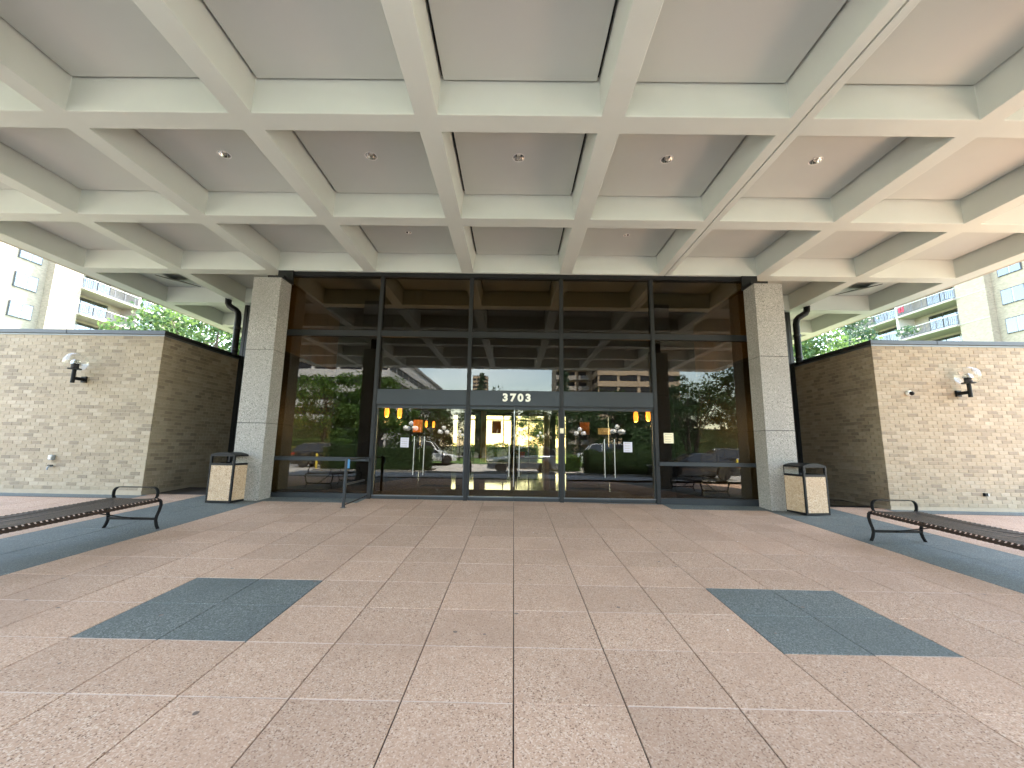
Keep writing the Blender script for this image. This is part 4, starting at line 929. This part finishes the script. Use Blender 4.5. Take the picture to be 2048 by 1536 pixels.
# ------------------------------------------------------------------ apartment towers seen past the canopy
def tower(sg, nm):
    X = sg*46.0; x = lambda d: X+sg*d           # d = metres behind the balcony face
    t = thing('apartment_tower', (X+sg*8, 40, -.45), 'tan brick apartment tower with balconies beyond the %s brick wing' % nm, 'building', 'apartment towers beyond the wings')
    y_ = lambda depth: depth-CD
    yA, yB, yC, yD, yE = y_(30.0), y_(38.3), y_(41.0), y_(47.6), y_(54.6)
    FH = 2.82; zf = [17.22+FH*k for k in range(-6, 5)]; ztop = zf[-1]+FH; zbot = -.5
    def pbox(name, mat, d0, d1, ya, yb2, z0, z1, parent=t):
        a, c = sorted((x(d0), x(d1))); return bx(name, mat, parent, a, c, ya, yb2, z0, z1)
    pbox('brick_pier', 'tower_brick', 0, 14, yB, yC, zbot, ztop)
    pbox('wall', 'tower_brick', .7, 14, yA, yB-.003, zbot, ztop)
    pbox('wall', 'tower_concrete', 1.9, 14, yC+.003, yE, zbot, ztop)
    pbox('party_wall', 'tower_white' if sg > 0 else 'tower_concrete', -.05, 1.9, yD-.14, yD+.14, zbot, ztop); pbox('party_wall', 'tower_concrete', -.05, 1.9, yE-.02, yE+.25, zbot, ztop)
    pbox('roof', 'roof_grey', -.3, 14.3, yA-.2, yE+.4, ztop+.002, ztop+.5)
    for z in zf:
        pbox('string_course', 'tower_concrete', -.03, .004, yB, yC, z-.1, z)
        for k in range(2):
            yc = yB-1.55-k*3.4
            w = pbox('window', 'tower_frame', .64, .72, yc-.95, yc+.95, z+.85, z+2.35)
            for q in (-1, 1): pbox('pane', 'window_glass', .60, .635, yc+min(q*.06, q*.88), yc+max(q*.06, q*.88), z+.92, z+2.28, w)
            pbox('blind', 'curtain', .6355, .6395, yc-.88, yc+(.1 if (k+int(z)) % 2 else .88), z+.93, z+2.27, w)
        for bi, (ya, yb2) in enumerate(((yC+.02, yD-.15), (yD+.15, yE-.05))):
            s = pbox('balcony_slab', 'tower_concrete', -.35, 1.9-.003, ya, yb2, z-.2, z)
            rl_ = MB(); pts = [(x(.0), ya+.03), (x(-.32), ya+.75), (x(-.32), yb2-.05)]
            for (xa, y0), (xc_, y1) in zip(pts, pts[1:]):
                rl_.ribbon([(xa, y0, z+1.06), (xc_, y1, z+1.06)], .07, .09, Vector((0, 0, 1)), 1); rl_.ribbon([(xa, y0, z+.10), (xc_, y1, z+.10)], .05, .06, Vector((0, 0, 1)), 0)
                n_ = int(math.hypot(xc_-xa, y1-y0)/.135)
                for k in range(n_+1): xx, yy = xa+(xc_-xa)*k/n_, y0+(y1-y0)*k/n_; wv_ = .045 if k % 9 == 0 else .014; rl_.box(xx-.014, xx+.014, yy-wv_, yy+wv_, z+.1, z+1.04)
            rl_.build('railing', ['balcony_rail', 'tower_white'], s)
            seg = (yb2-ya-2.0)/3
            dr = pbox('balcony_door', 'tower_frame', 1.82, 1.9, ya+.2, yb2-1.7, z+.05, z+2.35)
            for k in range(3): pbox('pane', 'window_glass', 1.79, 1.815, ya+.27+k*seg, ya+.27+(k+.93)*seg, z+.12, z+2.28, dr); 
            pbox('curtain', 'curtain', 1.8155, 1.8195, ya+.3, ya+.3+seg*(1.9 if (bi+int(z)) % 2 else .9), z+.13, z+2.27, dr)
    return t
tower(-1, 'left'); tower(1, 'right')
z17 = 17.22
cr = thing('balcony_towels', (45.8, 37.0, z17), 'red towels hung on a balcony railing of the right tower', 'towel')
for k in range(2): bx('towel', 'cushion_red', cr, 45.60, 45.64, 36.75+k*.4, 37.0+k*.4, z17+.35, z17+.95)
def block(name, label, x0, x1, y0, y1, ht, fh, bandh, wallm, winm='dark_window', faces='y', bay=3.2, group=None, band_proud=.12, z0=-.5, cat='building'):
    """plain block whose storeys are window strips between wall bands; windows are single panes between piers"""
    t = thing(name, ((x0+x1)/2, (y0+y1)/2, z0), label, cat, group)
    bx('wall', wallm, t, x0, x1, y0, y1, z0, ht); bx('roof', 'roof_grey', t, x0-.2, x1+.2, y0-.2, y1+.2, ht+.002, ht+.6)
    nf = int((ht-1)/fh)
    pane = {}
    for k in range(nf):
        z = z0+1.2+k*fh
        for fc in faces:
            if fc == 'y': u0, u1 = x0, x1
            else: u0, u1 = y0, y1
            nb = max(1, int((u1-u0)/bay)); st = (u1-u0)/nb
            q = MB()
            for i in range(nb):
                a, c = u0+i*st+st*.07, u0+(i+1)*st-st*.07
                if fc == 'y': q.box(a, c, y1+.002, y1+.05, z+.1, z+fh-bandh)
                elif fc == '+': q.box(x1+.002, x1+.05, a, c, z+.1, z+fh-bandh)
                else: q.box(x0-.05, x0-.002, a, c, z+.1, z+fh-bandh)
            q.build('window_row', winm, t)
            b = MB()
            if fc == 'y': b.box(x0, x1, y1+.003, y1+band_proud+.05, z+fh-bandh+.05, z+fh+.05)
            elif fc == '+': b.box(x1+.003, x1+band_proud+.05, y0, y1, z+fh-bandh+.05, z+fh+.05)
            else: b.box(x0-band_proud-.05, x0-.003, y0, y1, z+fh-bandh+.05, z+fh+.05)
            b.build('band', wallm, t)
    return t
block('office_building', 'long white office block with dark window bands beyond the trees on the left', -75, -20.5, -105, -56, 16.4, 2.5, 1.25, 'tower_white', faces='y+', bay=4)
tt = block('brick_tower', 'tall tan brick tower with window bands beyond the trees on the right', 21, 41.5, -112, -92, 46, 2.85, 1.35, 'tower_tan', faces='y-', bay=5, group='brick towers across the road')
bw = thing('balcony_tower', (14, -104, -.5), 'tan apartment wing with stacked balconies behind the right trees', 'building'); bx('wall', 'tower_tan', bw, 11.5, 20.9, -116, -100, -.5, 43)
for k in range(14):
    for i, x in enumerate((12.3, 15.4, 18.4)):
        sl_ = bx('balcony', 'tower_concrete', bw, x-1.2, x+1.2, -99.99, -98.2-.6*i*0, 2+k*2.85, 2.15+k*2.85); bx('railing', 'tower_concrete', sl_, x-1.2, x+1.2, -98.3, -98.2, 2.151+k*2.85, 3.1+k*2.85); bx('door_opening', 'dark_window', sl_, x-1, x+1, -99.985, -99.93, 2.2+k*2.85, 4.4+k*2.85)
block('distant_tower', 'slim tan tower far off between the treetops', -34, -22, -330, -318, 57, 3.1, 1.5, 'tower_tan', faces='y+', bay=3)
block('distant_block', 'pale far building behind the trees by the right wing', 62, 80, 84, 96, 24, 3.2, 1.7, 'tower_white', faces='-', bay=4)
q = block('distant_block', 'pale far building behind the trees by the left wing', -80, -58, 96, 110, 24, 3.2, 1.7, 'tower_white', faces='+', bay=4)
